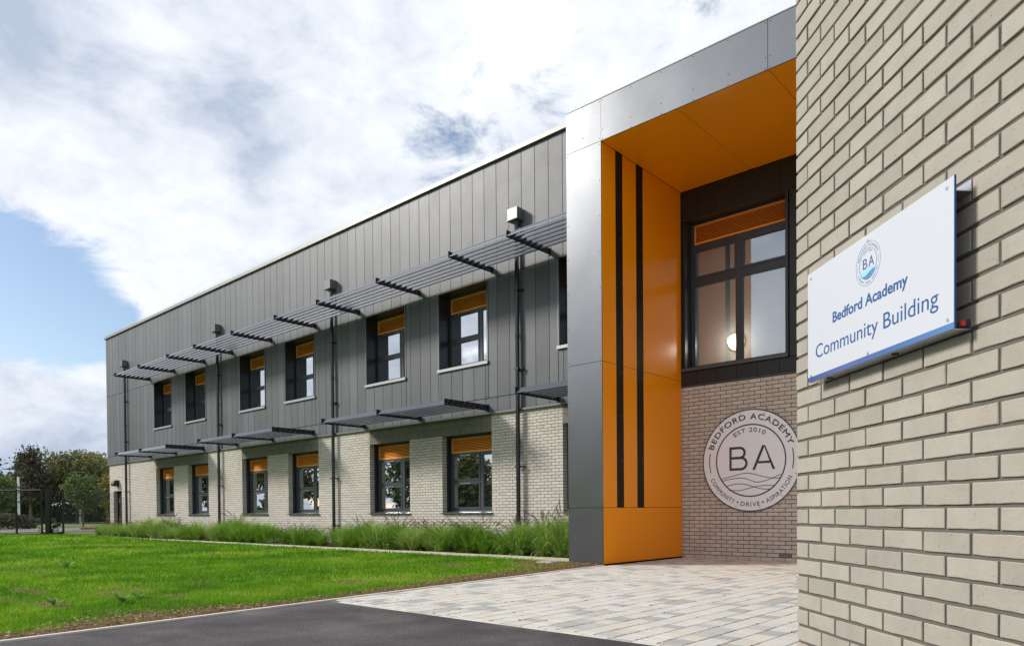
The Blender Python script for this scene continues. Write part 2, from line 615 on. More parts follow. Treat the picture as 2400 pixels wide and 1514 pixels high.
def asphalt_mat():
    m, t, b = nmat('asphalt')
    pos = t.nodes.new('ShaderNodeNewGeometry').outputs['Position']
    sp = mth(t, 'ADD', mth(t, 'MULTIPLY', noise(t, 210, 3, 0.8, vec=pos), 0.5), mth(t, 'MULTIPLY', noise(t, 60, 5, 0.85, vec=pos), 0.5))
    big = noise(t, 1.3, 6, 0.6, vec=pos, dist=0.25)
    c = ramp(t, mth(t, 'ADD', mth(t, 'ADD', mth(t, 'MULTIPLY', mth(t, 'SUBTRACT', sp, 0.5), 2.2), 0.42), mth(t, 'MULTIPLY', mth(t, 'SUBTRACT', big, 0.5), 0.55)),
             [(0.28, (0.028, 0.026, 0.028)), (0.42, (0.072, 0.066, 0.067)), (0.54, (0.125, 0.114, 0.112)), (0.66, (0.24, 0.22, 0.21))])
    t.links.new(c, b.inputs['Base Color'])
    t.links.new(mth(t, 'ADD', mth(t, 'MULTIPLY', big, -0.25), 0.95), b.inputs['Roughness'])
    b.inputs['Specular IOR Level'].default_value = 0.3
    bump(t, b, sp, 0.6, 0.006)
    return m


ASPHALT = asphalt_mat()


def paver_mat():
    m, t, b = nmat('paver_stone')
    b.inputs['Roughness'].default_value = 0.85
    b.inputs['Specular IOR Level'].default_value = 0.3
    pos = t.nodes.new('ShaderNodeNewGeometry').outputs['Position']
    r = t.nodes.new('ShaderNodeValToRGB')
    r.color_ramp.interpolation = 'CONSTANT'
    st = [(0, (0.549, 0.531, 0.486)), (0.28, (0.585, 0.567, 0.526)), (0.46, (0.567, 0.522, 0.446)), (0.60, (0.581, 0.549, 0.486)), (0.77, (0.387, 0.383, 0.356)), (0.90, (0.450, 0.441, 0.410))]
    while len(r.color_ramp.elements) < len(st): r.color_ramp.elements.new(0.5)
    for e, (p, c) in zip(r.color_ramp.elements, st):
        e.position = p
        e.color = (*c, 1)
    t.links.new(rand_piece(t), r.inputs[0])
    n = noise(t, 5, 5, 0.6, vec=pos)
    sp = noise(t, 210, 2, 0.6, vec=pos)
    f = mth(t, 'ADD', mth(t, 'MULTIPLY', mth(t, 'SUBTRACT', n, 0.5), 0.3), 1.0)
    f = mth(t, 'ADD', f, mth(t, 'MULTIPLY', mth(t, 'SUBTRACT', sp, 0.5), 0.3))
    t.links.new(scale_col(t, r.outputs[0], f), b.inputs['Base Color'])
    bump(t, b, sp, 0.25, 0.003)
    return m


PAVER = paver_mat()
JOINT = M('paving_joint', (0.17, 0.15, 0.125), 0.95, nz=0.75, nscale=26)
BED = M('bark_mulch', (0.075, 0.045, 0.028), 0.95, nz=0.5, nscale=22, bstr=0.8, bscale=40)
FIELD = M('field_grass', (0.115, 0.175, 0.03), 0.95, nz=0.45, nscale=0.35)
FARPATH = M('far_tarmac', (0.19, 0.175, 0.17), 0.9, nz=0.15, nscale=0.6)

# ------------------------------------------------------------------ measures (metres)
YF = 13.169      # cladding face of the long facade
YBR = YF + 0.03  # brick face below it
YB = 12.922      # wall at the back of the portico
YP = 10.18       # front of the portico
PX0, PX1 = -7.832, -7.093
ZT, ZS, ZJ, ZK = 7.95, 7.234, 3.503, 0.996
ZB = 3.40        # top of brickwork
XL = -39.2
ROOF = 9.79


def lawn_edge(y):
    return -6.39 - (y - 1.39) * 0.0795


# ------------------------------------------------------------------ ground
g = MB()
g.quad((-400, -300, -0.05), (300, -300, -0.05), (300, 400, -0.05), (-400, 400, -0.05))
g.build('ground', FIELD, kind='structure')
# path beyond the gate
g = MB()
g.quad((-49.5, 8.0, -0.02), (-47.9, 11.7, -0.02), (-46.4, 15.4, -0.02), (-45.0, 22.0, -0.02), (-58.0, 24.0, -0.02), (-62.0, 20.0, -0.02), (-60.0, 16.5, -0.02), (-55.5, 10.0, -0.02))
g.build('far_path', FARPATH, kind='structure')


def soil_at(x, y):
    d = lawn_edge(y) - x                                    # distance from the paved edge
    e = np.clip(1.0 - d / (0.26 + 2.6 * fbm(x * 0.7, y * 0.7, 3) ** 2.2), 0, 1) * 0.98
    e = np.maximum(e, np.clip((x + 9.6) / 1.8, 0, 1) * np.clip((y - 8.3) / 1.2, 0, 1) * 1.2)
    e = np.maximum(e, np.clip((y - 10.05) / 0.3, 0, 1) * 0.5 * (fbm(x * 0.8, y, 5) > 0.5))
    n = fbm(x * 0.75, y * 0.9, 11)
    near = np.clip((-x - 6.5) / 8, 0, 1)
    e = np.maximum(e, np.clip((n - 0.60) * 4.5, 0, 1) * (1 - 0.55 * near))
    for (px, py, rx, ry) in ((-14.5, 3.55, 1.3, 0.22), (-10.1, 2.5, 0.9, 0.2), (-9.2, 2.1, 0.7, 0.15), (-8.3, 3.4, 0.35, 0.3), (-9.3, 8.5, 0.8, 0.5), (-8.4, 2.3, 0.6, 0.2), (-8.9, 3.0, 0.8, 0.16)):
        q = ((x - px) / rx) ** 2 + ((y - py) / ry) ** 2
        e = np.maximum(e, np.clip(1.25 - q, 0, 1) * 0.62 * (0.4 + 1.2 * fbm(x * 2.3, y * 4.0, 13)))
    return np.clip(e, 0, 1)


def lawn_z(x, y):
    d = lawn_edge(y) - x
    mound = 0.05 * np.clip((-x - 24) / 8, 0, 1) * np.clip((y - 5) / 3, 0, 1)
    return (0.02 + 0.022 * (fbm(x * 0.7, y * 0.7, 21) - 0.3)) * np.clip(d / 0.15, 0, 1) + mound


def lawn_grid():
    ys = np.concatenate([np.arange(-9, 0.5, 0.5), np.arange(0.5, 10.36, 0.08)])
    ys[-1] = 10.36
    s = np.concatenate([np.arange(0, 6, 0.08), np.arange(6, 14, 0.2), np.arange(14, 33, 0.6)])
    X = lawn_edge(ys)[:, None] - s[None, :]
    Y = np.repeat(ys[:, None], len(s), 1)
    Z = lawn_z(X, Y)
    V = np.stack([X, Y, Z], -1).reshape(-1, 3)
    n, m = len(ys), len(s)
    i = np.arange(n - 1)[:, None] * m + np.arange(m - 1)[None, :]
    F = np.stack([i, i + m, i + m + 1, i + 1], -1).reshape(-1, 4)
    o = np_mesh('lawn', V, 4, F, LAWN, smooth=True, kind='structure')
    a = o.data.attributes.new('soil', 'FLOAT', 'POINT')
    a.data.foreach_set('value', soil_at(V[:, 0], V[:, 1]).astype(np.float32))


lawn_grid()


def lawn_blades():
    P = []
    for (d0, d1, dens, wd, hh) in ((4, 10, 3000, 0.0034, 0.036), (10, 16, 1100, 0.0062, 0.042), (16, 26, 380, 0.012, 0.055), (26, 46, 130, 0.022, 0.065)):
        area_n = int(dens * 40 * 11.5)
        x = rng.uniform(-46, -6.4, area_n)
        y = rng.uniform(0.2, 10.34, area_n)
        r = np.hypot(x, y)
        k = (r > d0) & (r < d1) & (x < lawn_edge(y) - 0.03) & (y > -x * 0.17) & ((x > -36.5) | (y < 9.3 + (x + 36.5)))
        x, y = x[k], y[k]
        so = soil_at(x, y) + (fbm(x * 6, y * 6, 31) - 0.5) * 0.9
        k = rng.random(len(x)) > np.clip((so - 0.1) * 1.35, 0, 0.94)
        x, y = x[k], y[k]
        # tussocks
        P.append(np.stack([x, y, np.full(len(x), wd), hh * rng.uniform(0.5, 1.4, len(x)) * (0.55 + 0.9 * fbm(x * 2.2, y * 2.2, 41))], 1))
    P = np.concatenate(P)
    n = len(P)
    a = rng.uniform(0, 2 * PI, n)
    ln = rng.uniform(0.1, 0.9, n) * P[:, 3]
    b = rng.uniform(0, 2 * PI, n)
    z = lawn_z(P[:, 0], P[:, 1])
    V = np.zeros((n, 3, 3), np.float32)
    V[:, 0] = np.stack([P[:, 0] + np.cos(a) * P[:, 2], P[:, 1] + np.sin(a) * P[:, 2], z], 1)
    V[:, 1] = np.stack([P[:, 0] - np.cos(a) * P[:, 2], P[:, 1] - np.sin(a) * P[:, 2], z], 1)
    V[:, 2] = np.stack([P[:, 0] + np.cos(b) * ln, P[:, 1] + np.sin(b) * ln, z + P[:, 3]], 1)
    np_mesh('lawn_grass', V.reshape(-1, 3), 3, np.arange(3 * n), BLADES, kind='stuff', label='short bright green grass of the lawn, thin and patchy by the path', cat='grass')


lawn_blades()


def soil_litter():
    n = 9000
    y = rng.uniform(0.3, 10.3, n)
    x = lawn_edge(y) - np.abs(rng.normal(0, 0.7, n)) - 0.04
    k = (soil_at(x, y) > 0.3)
    x, y = x[k], y[k]
    n = len(x)
    z = lawn_z(x, y) + 0.004
    a = rng.uniform(0, 2 * PI, n)
    s = rng.uniform(0.006, 0.02, n)
    V = np.zeros((n, 3, 3), np.float32)
    for i in range(3):
        w = a + i * 2.1 + rng.uniform(-0.4, 0.4, n)
        V[:, i] = np.stack([x + np.cos(w) * s, y + np.sin(w) * s, z + rng.uniform(0, 0.012, n)], 1)
    m = leaf_mat('dry_litter', [(0, (0.10, 0.06, 0.03)), (0.5, (0.27, 0.17, 0.08)), (0.85, (0.42, 0.29, 0.13)), (1, (0.55, 0.42, 0.2))], 0.1)
    np_mesh('soil_litter', V.reshape(-1, 3), 3, np.arange(3 * n), m, kind='stuff', label='dry brown crumbs and leaf bits on the bare soil', cat='litter')


soil_litter()

# asphalt path, south of the paving
g = MB()
PY0 = 4.35
g.quad((lawn_edge(-9) + 0.05, -9, 0.0), (6, -9, 0.0), (6, PY0, 0.0), (lawn_edge(PY0) + 0.05, PY0, 0.0))
g.build('asphalt_path', ASPHALT, kind='structure')
# thin concrete edging between lawn and path
g = MB()
y = -9.0
ks = 0
while y < 10.1:
    y1 = min(y + 0.92, 10.16)
    a0, a1 = lawn_edge(y), lawn_edge(y1)
    g.add([(a0, y + .004, -.04), (a0 + .05, y + .004, -.04), (a1 + .05, y1 - .004, -.04), (a1, y1 - .004, -.04), (a0, y + .004, .016), (a0 + .05, y + .004, .016), (a1 + .05, y1 - .004, .016), (a1, y1 - .004, .016)],
          [(4, 5, 6, 7), (0, 1, 5, 4), (1, 2, 6, 5), (2, 3, 7, 6), (3, 0, 4, 7)])
    y = y1
g.build('path_edging', PALE_EDGE, kind='structure')

# paving: rows along Y, 0.18 wide, blocks of three lengths
pav = MB()
pav.quad((lawn_edge(PY0) + .05, PY0, 0.0), (4.5, PY0, 0.0), (4.5, YB - .002, 0.0), (lawn_edge(10.1) + .05, YB - .002, 0.0), (lawn_edge(10.1) + .05, 10.16, 0.0))
paving = pav.build('paving', JOINT, kind='structure')
pv = []
PW = 0.182
NXv, NYv = -1.2227, 3.2826
dW = Vector((0.7187, -0.6953, 0))
nW = Vector((0.6953, 0.7187, 0))      # into the wing


def in_wing(x, y):
    p = Vector((x - NXv, y - NYv, 0))
    return p.dot(nW) > -0.02 and p.dot(dW) > -0.02


for r in range(46):
    x0 = -2.62 - PW * 24 + PW * r
    x1 = x0 + PW
    y = PY0 + 0.012 + 0.09
    y += -random.random() * 0.2
    first = True
    while y < YB - 0.02:
        L = random.choice((0.16, 0.20, 0.24, 0.24))
        ya, yb = max(y, PY0 + 0.062), min(y + L, YB - 0.006)
        y += L
        if yb - ya < 0.03: continue
        el = max(lawn_edge(ya), lawn_edge(yb)) + 0.055
        xa, xb = max(x0, el if yb < 10.3 else -7.9), x1
        if xb - xa < 0.03: continue
        if xa < PX1 and yb > YP - 0.03:
            if xb < PX1 + 0.03: continue
            xa = max(xa, PX1 + 0.003)
        if in_wing((xa + xb) / 2, (ya + yb) / 2): continue
        pv.append((xa + .0042, ya + .0022, xb - .0042, yb - .0022, (ya + yb) / 2, (xa + xb) / 2))
# a row of cut setts against the asphalt
x = -6.6
while x < 2.4:
    L = random.choice((0.16, 0.2, 0.24))
    if not in_wing(x + L / 2, PY0 + .03) and x > lawn_edge(PY0) + .05:
        pv.append((x + .002, PY0 + .003, x + L - .002, PY0 + .058, PY0, x))
    x += L


def cam_depth(x, y):
    return -math.sin(YAW) * x + math.cos(YAW) * y


def cam_px(x, y, z):
    d = cam_depth(x, y)
    if d <= 0.1: return None
    u = (math.cos(YAW) * x + math.sin(YAW) * y) / d
    return 1200 + 1681 * u, 1203 - 1681 * (z - EYE) / d


def paver_box(m, a, z0=-0.02, z1=0.007):
    j = random.uniform(-.0015, .0015)
    x0, y0, x1, y1 = a[:4]
    b = 0.004
    m.add([(x0, y0, z0), (x1, y0, z0), (x1, y1, z0), (x0, y1, z0), (x0, y0, z1 - b + j), (x1, y0, z1 - b + j), (x1, y1, z1 - b + j), (x0, y1, z1 - b + j),
           (x0 + b, y0 + b, z1 + j), (x1 - b, y0 + b, z1 + j), (x1 - b, y1 - b, z1 + j), (x0 + b, y1 - b, z1 + j)],
          [(8, 9, 10, 11), (0, 1, 5, 4), (1, 2, 6, 5), (2, 3, 7, 6), (3, 0, 4, 7), (4, 5, 9, 8), (5, 6, 10, 9), (6, 7, 11, 10), (7, 4, 8, 11)])


def paver_view(a):
    q = cam_px(a[5], a[4], 0)
    return q is not None and -20 < q[0] < 1872 and q[1] < 1530


vis = sorted([a for a in pv if paver_view(a)], key=lambda a: cam_depth(a[5], a[4]))
near_p = set(id(a) for a in vis[:298])
rest = MB()
for a in pv:
    if id(a) in near_p:
        m = MB()
        paver_box(m, a)
        m.build('paver', PAVER, paving)
    else:
        paver_box(rest, a)
rest.build('paver_field', PAVER, paving, kind='stuff')

gr = MB()
for k in range(900):
    r = random.randrange(46)
    x = -2.62 - PW * 24 + PW * r + random.uniform(-.003, .003)
    y = PY0 + .06 + (YB - PY0 - .1) * random.random() ** 1.6
    if x < lawn_edge(y) + .08 or in_wing(x, y) or (x < PX1 and y > YP): continue
    s_ = random.uniform(.004, .012)
    w = random.uniform(0, 6.3)
    gr.add([(x + s_ * math.cos(w + q) * (2.2 if q == 0 else 1), y + s_ * math.sin(w + q) * 1.6, .009 + .004 * (q == 2.1)) for q in (0, 2.1, 4.2)], [(0, 1, 2)])
gr.build('grit', M('joint_grit', (0.06, 0.045, 0.03), 0.9), paving, kind='stuff')

# planting bed and its kerb
g = MB()
g.quad((-40, 10.7, 0.01), (PX0, 10.7, 0.01), (PX0, YBR + .1, 0.01), (-40, YBR + .1, 0.01))
g.build('planting_bed', BED, kind='structure')
x = -39.6
ke = empty('bed_kerb', (-20, 10.55, 0))
tag(ke, 'long low sand coloured concrete kerb between lawn and grass bed', 'kerb')
base_me = MB()
base_me.bbox(-0.4555, -0.17, -0.05, 0.4555, 0.17, 0.055, 0.006)
kme = base_me.mesh('kerb_stone', KERB)
while x < PX0 - .1:
    o = bpy.data.objects.new('kerb_stone', kme)
    L = min(0.915, PX0 - x - .004)
    o.location = (x + L / 2, 10.55 + random.uniform(-.004, .004), random.uniform(-.004, .004))
    o.scale = (L / 0.915, 1, 1)
    link(o, ke)
    x += 0.915
# inspection cover by the portico foot
c = MB()
c.bbox(-0.16, -0.13, 0, 0.16, 0.13, 0.03, 0.004)
o = c.build('inspection_cover', M('pale_cover', (0.42, 0.41, 0.38), 0.8, nz=0.2, nscale=14))
o.location = (-8.13, 9.93, 0.012)
o.rotation_euler = (0, 0, 0.1)
tag(o, 'small pale square inspection cover in the bare soil by the portico foot', 'inspection cover')

# ------------------------------------------------------------------ the school building
BLD = empty('school_building', (-20, YF, 0))
tag(BLD, 'long two storey school with grey cladding over cream brick and orange louvred windows', 'building')

core = MB()
core.box(-39.0, YF + 0.5, 0, -7.6, YF + 14, 9.6)
core.box(-39.0, YBR + 0.25, 0, -38.95, YF + 0.45, 9.6)
core.box(-7.6, YF + 5, 0, 9.0, YF + 14, 9.6)
core.box(-7.6, YF + 0.05, 7.96, 9.0, YF + 5, 9.6)
core.box(-39.05, YF + 0.1, 9.6, 9.0, YF + 14, 9.66)
core.box(-38.9, YF + 0.3, 3.41, -7.9, YF + 0.5, 4.2)
core.build('inner_wall', CORE, BLD)

LOW = [-33.39, -30.14, -25.53, -22.29, -17.68, -14.457, -10.31]
UPP = [-33.44, -30.23, -25.58, -22.38, -17.78, -14.535, -10.40]
WW = 1.862
DOOR = (-38.56, -37.50, 0.0, 2.10)
BANDS = [(-33.39, -28.28), (-25.53, -23.67 + 3.24), (-17.68, -12.595), (-10.31, -7.9)]
ops = [(l, l + WW, 0.90, 2.975) for l in LOW] + [DOOR]
bnd = [(a, b, 2.975, 3.40) for a, b in BANDS]


def brick_rows(x0, x1, z0, z1, xph, zph, holes):
    out = []
    n0 = int(math.floor((z0 - zph) / 0.075)) - 1
    n1 = int(math.ceil((z1 - zph) / 0.075)) + 1
    for n in range(n0, n1):
        za, zb = zph + 0.075 * n + 0.006, zph + 0.075 * n + 0.069
        za, zb = max(za, z0), min(zb, z1)
        if zb - za < 0.012: continue
        zm = (za + zb) / 2
        hs = sorted([(h[0], h[1]) for h in holes if h[2] < zm < h[3]])
        seg = []
        c = x0
        for a, b in hs:
            if a > c: seg.append((c, a))
            c = max(c, b)
        if c < x1: seg.append((c, x1))
        off = xph + (0.1125 if n % 2 == 0 else 0.0)
        for a, b in seg:
            k = int(math.floor((a - off) / 0.225)) - 1
            while off + 0.225 * k < b:
                j0, j1 = off + 0.225 * k + 0.006, off + 0.225 * (k + 1) - 0.006
                k += 1
                ja, jb = max(j0, a), min(j1, b)
                if jb - ja < 0.03: continue
                if ja - a < 0.04: ja = a
                if b - jb < 0.04: jb = b
                out.append((ja, jb, za, zb, abs(ja - a) < 1e-6, abs(jb - b) < 1e-6))
    return out


# brickwork of the long facade (stuff) and of the wall in the portico recess (300 singles)
fb = MB()
for (a, b, za, zb, e0, e1) in brick_rows(-39.07, -7.70, 0.0, ZB, -11.44, 0.0683, ops + bnd):
    y = YBR + random.uniform(-.001, .001)
    fb.box(a, y, za, b, YBR + (0.165 if (e0 or e1) else 0.06), zb)
brk = fb.build('brickwork', BRICK, BLD, kind='stuff')
sb = MB()
for a, b in BANDS:
    x = a
    while x < b - 0.03:
        for z0 in (2.98, 3.192):
            y = YBR + 0.004 + random.uniform(-.0012, .0012)
            sb.box(x + .004, y, z0, min(x + .071, b), YBR + 0.165, z0 + 0.203)
        x += 0.075
sb.build('soldier_brickwork', BRICK_DARK, BLD, kind='stuff')
mo = MB()
segs = []
xs = sorted(set([-39.06, -7.7] + [o[0] for o in ops] + [o[1] for o in ops]))
for a, b in zip(xs[:-1], xs[1:]):
    hit = [o for o in ops if o[0] < (a + b) / 2 < o[1]]
    iv = [(0.0, ZB - .002)]
    for h in hit:
        nv = []
        for (p, q) in iv:
            if h[2] > p: nv.append((p, min(q, h[2])))
            if h[3] < q: nv.append((max(p, h[3]), q))
        iv = nv
    for p, q in iv:
        ins0 = 0.006 if any(abs(o[1] - a) < 1e-6 for o in ops) and not hit else 0
        ins1 = 0.006 if any(abs(o[0] - b) < 1e-6 for o in ops) and not hit else 0
        mo.box(a + ins0, YBR + 0.0075, p, b - ins1, YBR + 0.155, q)
mo.build('mortar', MORTAR_F, BLD)

bw = MB()
bw.box(PX1 - .6, YB + .0075, 0, -0.9, YB + .3, 3.375)
bw.build('mortar', MORTAR_F, BLD)
SGN = (-5.672, 1.857, 0.949)
cell = {}
singles = []
restb = MB()
vents = [(-6.817 + 0.0, 0.068 + 0.075), ]
rows = brick_rows(PX1 + .003, -1.25, 0.0, 3.372, -7.046, 0.0683, [])
VENTS = []
for (a, b, za, zb, e0, e1) in rows:
    if abs(za - (0.0683 + 0.006)) < .003 and (a < -6.48 < b or a < -5.1 < b):
        VENTS.append((a, b, za, zb))
        continue
    q = cam_px((a + b) / 2, YB, (za + zb) / 2)
    hid = q[0] > 1872 or (math.hypot((a + b) / 2 - SGN[0], (za + zb) / 2 - SGN[1]) < SGN[2] - 0.13)
    if not hid and len(singles) < 298 and (b - a) > 0.09:
        singles.append((a, b, za, zb))
    else:
        y = YB + random.uniform(-.001, .001)
        restb.box(a, y, za, b, YB + .06, zb)
restb.build('brickwork', BRICK, BLD, kind='stuff')
for (a, b, za, zb) in singles:
    key = (round(b - a, 3), round(zb - za, 3))
    if key not in cell:
        m = MB()
        m.bbox(-key[0] / 2, 0, -key[1] / 2, key[0] / 2, .06, key[1] / 2, .0015)
        cell[key] = m.mesh('brick', BRICK)
    o = bpy.data.objects.new('brick', cell[key])
    o.location = ((a + b) / 2, YB + random.uniform(-.0012, .0012), (za + zb) / 2)
    link(o, BLD)
for (a, b, za, zb) in VENTS:
    v = MB()
    v.box(a, YB + .003, za, b, YB + .03, zb)
    for k in range(5):
        z = za + .006 + k * .0115
        v.box(a + .01, YB - .003, z, b - .01, YB + .003, z + .006)
    v.build('air_vent', VENT, BLD)

# flashing, coping, bird spikes
m = MB()
m.box(-39.24, YF - .045, 3.405, -7.9, YBR + .16, 3.43)
m.box(-39.24, YF - .045, 3.43, -7.9, YF - .033, 3.455)
m.build('flashing', M('flashing_grey', (0.16, 0.16, 0.155), 0.45, 0.2), BLD)
m = MB()
x = -39.29
while x < 9:
    x1 = min(x + 3.0, 9)
    m.box(x, YF - .07, 9.685, x1 - .004, YF + .35, 9.79)
    x = x1
m.build('coping', COPING, BLD)
m = MB()
for i in range(1150):
    x = XL + 0.06 + i * 0.0275
    if x > -7.2: break
    s = (i % 3 - 1) * 0.035
    m.tube([(x, YF - .03, 9.79), (x + random.uniform(-.012, .012), YF - .03 + s * 1.4, 9.79 + 0.105)], .0016, 3, False)
m.build('bird_spikes', SPIKE, BLD, kind='stuff')

# cladding panels: columns of 0.42 in three bands, cut round the windows
GX = [-10.249 - 0.41975 * k for k in range(-6, 70)]
GX = sorted(GX)
up_ops = [(l, l + WW + .012) for l in UPP]
riv = MB()


def rivet(m, x, y, z, r=0.0065):
    m.disc((x, y, z), r, (0, -1, 0), 0.004, 6)


def panel(x0, x1, z0, z1):
    m = MB()
    m.bbox(x0 + .0065, YF + random.uniform(0, .003), z0 + .006, x1 - .0065, YF + .045, z1 - .006, .0015)
    m.build('cladding_panel', CLAD, BLD)
    n = max(1, round((z1 - z0) / 0.62))
    if x0 > -24:
        for i in range(n + 1):
            z = z0 + .045 + (z1 - z0 - .09) * i / n
            for x in (x0 + .032, x1 - .032):
                rivet(riv, x, YF + .002, z)


for a, b in zip(GX[:-1], GX[1:]):
    if a > -7.75: continue
    panel(a, b, 3.46, 3.818)
    panel(a, b, 6.815, 9.675)
    cuts = [o for o in up_ops if o[0] < b - .02 and o[1] > a + .02]
    if not cuts:
        panel(a, b, 3.822, 6.81)
    else:
        L, Rr = cuts[0]
        if L > a + .05: panel(a, L - .004, 3.822, 6.81)
        if Rr < b - .05: panel(Rr + .004, b, 3.822, 6.81)
        xa, xb = max(a, L), min(b, Rr)
        if L <= a + .05: xa = a
        if Rr >= b - .05: xb = b
        panel(xa, xb, 3.822, 4.695)
riv.build('rivets', RIVET, BLD, kind='stuff')
# a closing strip at the far corner
m = MB()
m.box(-39.24, YF + .004, 3.46, -39.212, YF + .3, 9.68)
m.build('corner_trim', CLAD, BLD)


def louvre(parent, x0, x1, z0, z1, y, n):
    m = MB()
    f = .022
    m.box(x0, y, z0, x0 + f, y + .05, z1)
    m.box(x1 - f, y, z0, x1, y + .05, z1)
    m.box(x0 + f, y, z1 - f, x1 - f, y + .05, z1)
    m.box(x0 + f, y, z0, x1 - f, y + .05, z0 + f * 1.5)
    p = (z1 - z0 - 2.5 * f) / n
    for k in range(n):
        z = z0 + 1.5 * f + p * k
        # slat sloping down to the outside
        m.add([(x0 + f, y + .003, z + p * .18), (x1 - f, y + .003, z + p * .18), (x1 - f, y + .026, z + p * .74), (x0 + f, y + .026, z + p * .74),
               (x1 - f, y + .040, z + p * .74), (x0 + f, y + .040, z + p * .74), (x1 - f, y + .024, z + p * .18), (x0 + f, y + .024, z + p * .18)],
              [(0, 1, 2, 3), (3, 2, 4, 5), (0, 7, 6, 1)])
    m.build('louvre', LOUVRE, parent)
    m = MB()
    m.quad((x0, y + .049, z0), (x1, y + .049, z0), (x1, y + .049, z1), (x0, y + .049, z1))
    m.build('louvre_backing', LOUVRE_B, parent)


def window(L, zs, zt, upper):
    """L left edge of the opening; zs..zt opening; a recessed frame with louvre, two opening lights and a side light"""
    Rr = L + WW
    yr = YF if upper else YBR
    yfz = YF + (0.40 if upper else 0.31)      # front of the frame
    fl, fr, fb_, ft = L + .04, Rr - .04, zs + .07, zt - .03
    zl0 = ft - 0.415 if not upper else 6.325
    zl1 = ft - 0.02 if not upper else 6.73
    m = MB()
    d = .06

    def bar(x0, x1, z0, z1, y0=0.0, dd=d):
        m.box(x0, yfz + y0, z0, x1, yfz + dd, z1)

    mu0, mu1 = L + 1.178, L + 1.243
    bar(fl, fl + .05, fb_, ft)
    bar(fr - .05, fr, fb_, ft)
    bar(fl + .05, fr - .05, zl1, ft)
    bar(fl + .05, fr - .05, fb_, fb_ + .05)
    bar(fl + .05, fr - .05, zl0 - .05, zl0)
    bar(mu0, mu1, fb_ + .05, zl0 - .05)
    zc = (fb_ + .05 + zl0 - .05) / 2
    bar(fl + .05, mu0, zc - .025, zc + .025)
    w = m.build('window', FRAME, BLD)
    # sashes, slightly proud
    panes = []
    for (x0, x1, z0, z1) in ((fl + .052, mu0 - .002, zc + .027, zl0 - .052), (fl + .052, mu0 - .002, fb_ + .052, zc - .027), (mu1 + .002, fr - .052, fb_ + .052, zl0 - .052)):
        s = MB()
        t = .048
        y0, y1 = yfz - .012, yfz + .05
        s.box(x0, y0, z0, x0 + t, y1, z1)
        s.box(x1 - t, y0, z0, x1, y1, z1)
        s.box(x0 + t, y0, z0, x1 - t, y1, z0 + t)
        s.box(x0 + t, y0, z1 - t, x1 - t, y1, z1)
        so = s.build('sash', FRAME, w)
        p = MB()
        tz = random.uniform(-.0012, .0012)
        p.box(x0 + t, yfz + .012 + tz, z0 + t, x1 - t, yfz + .03, z1 - t)
        p.build('pane', GLASS, w)
        if x1 <= mu0:
            h = MB()
            cx = (x0 + x1) / 2
            h.box(cx - .17, y0 - .03, z1 - .030, cx + .15, y0 - .002, z1 - .016)
            h.box(cx + .15, y0 - .03, z1 - .036, cx + .19, y0 - .002, z1 - .006)
            h.build('handle', BLACK_METAL if upper else STEEL, w)
    louvre(w, fl + .052, fr - .052, zl0 + .002, zl1 - .002, yfz - .004, 8)
    r = MB()
    y0 = yr - .004 if upper else YBR + .165
    y1 = yfz + .06
    tk = .04
    r.box(L, y0, zs, L + tk - .002, y1, zt)
    r.box(Rr - tk + .002, y0, zs, Rr, y1, zt)
    r.box(L + tk - .002, y0, zt - .03, Rr - tk + .002, y1, zt)
    r.build('reveal', REVEAL, w)
    if upper:
        e = MB()
        e.box(L - .003, YF - .01, zs, L + .012, YF - .0045, zt)
        e.box(Rr - .012, YF - .01, zs, Rr + .003, YF - .0045, zt)
        e.build('edge_trim', SILL, w)
    s = MB()
    s.box(L - .015, yr - (.05 if upper else .065), zs - (.055 if upper else .005), Rr + .02, yr - .0042, zs + .02)
    s.add([(L + .002, yr - .0042, zs + .02), (Rr - .002, yr - .0042, zs + .02), (Rr - .002, yfz + .02, zs + .07), (L + .002, yfz + .02, zs + .07),
           (L + .002, yr - .0042, zs), (Rr - .002, yr - .0042, zs), (Rr - .002, yfz + .02, zs + .03), (L + .002, yfz + .02, zs + .03)],
          [(0, 1, 2, 3), (4, 7, 6, 5), (0, 4, 5, 1), (2, 6, 7, 3)])
    s.build('sill', SILL if upper else SILL_DARK, w)
    if not upper:
        bk = MB()
        bk.box(L, YBR + .5, zs, Rr, YBR + .52, zt)


for L in LOW: window(L, 0.90, 2.975, False)
for L in UPP: window(L, 4.75, 6.82, True)

# far door, in a brick recess
m = MB()
m.box(DOOR[0] + .004, YBR + .19, 0, DOOR[1] - .004, YBR + .24, 2.09)
dr = m.build('door', BLACK, BLD)
m = MB()
m.box(-38.3, YBR + .17, 1.5, -38.24, YBR + .188, 1.75)
m.box(-38.3, YBR + .17, .6, -38.24, YBR + .188, .85)
m.build('handle', STEEL, dr, kind='stuff')
# wall in the portico recess: black panels round a big window
GE = [-5.12 - .4105 * k for k in range(-10, 6)]
GE = sorted(GE)
EO = (-7.02, -5.0, 3.70, 6.645)


def bpanel(x0, x1, z0, z1):
    if x1 - x0 < .012: return
    m = MB()
    m.bbox(x0 + .003, YB + random.uniform(0, .002), z0 + .003, x1 - .003, YB + .03, z1 - .003, .001)
    m.build('black_panel', BLACKPANEL, BLD)


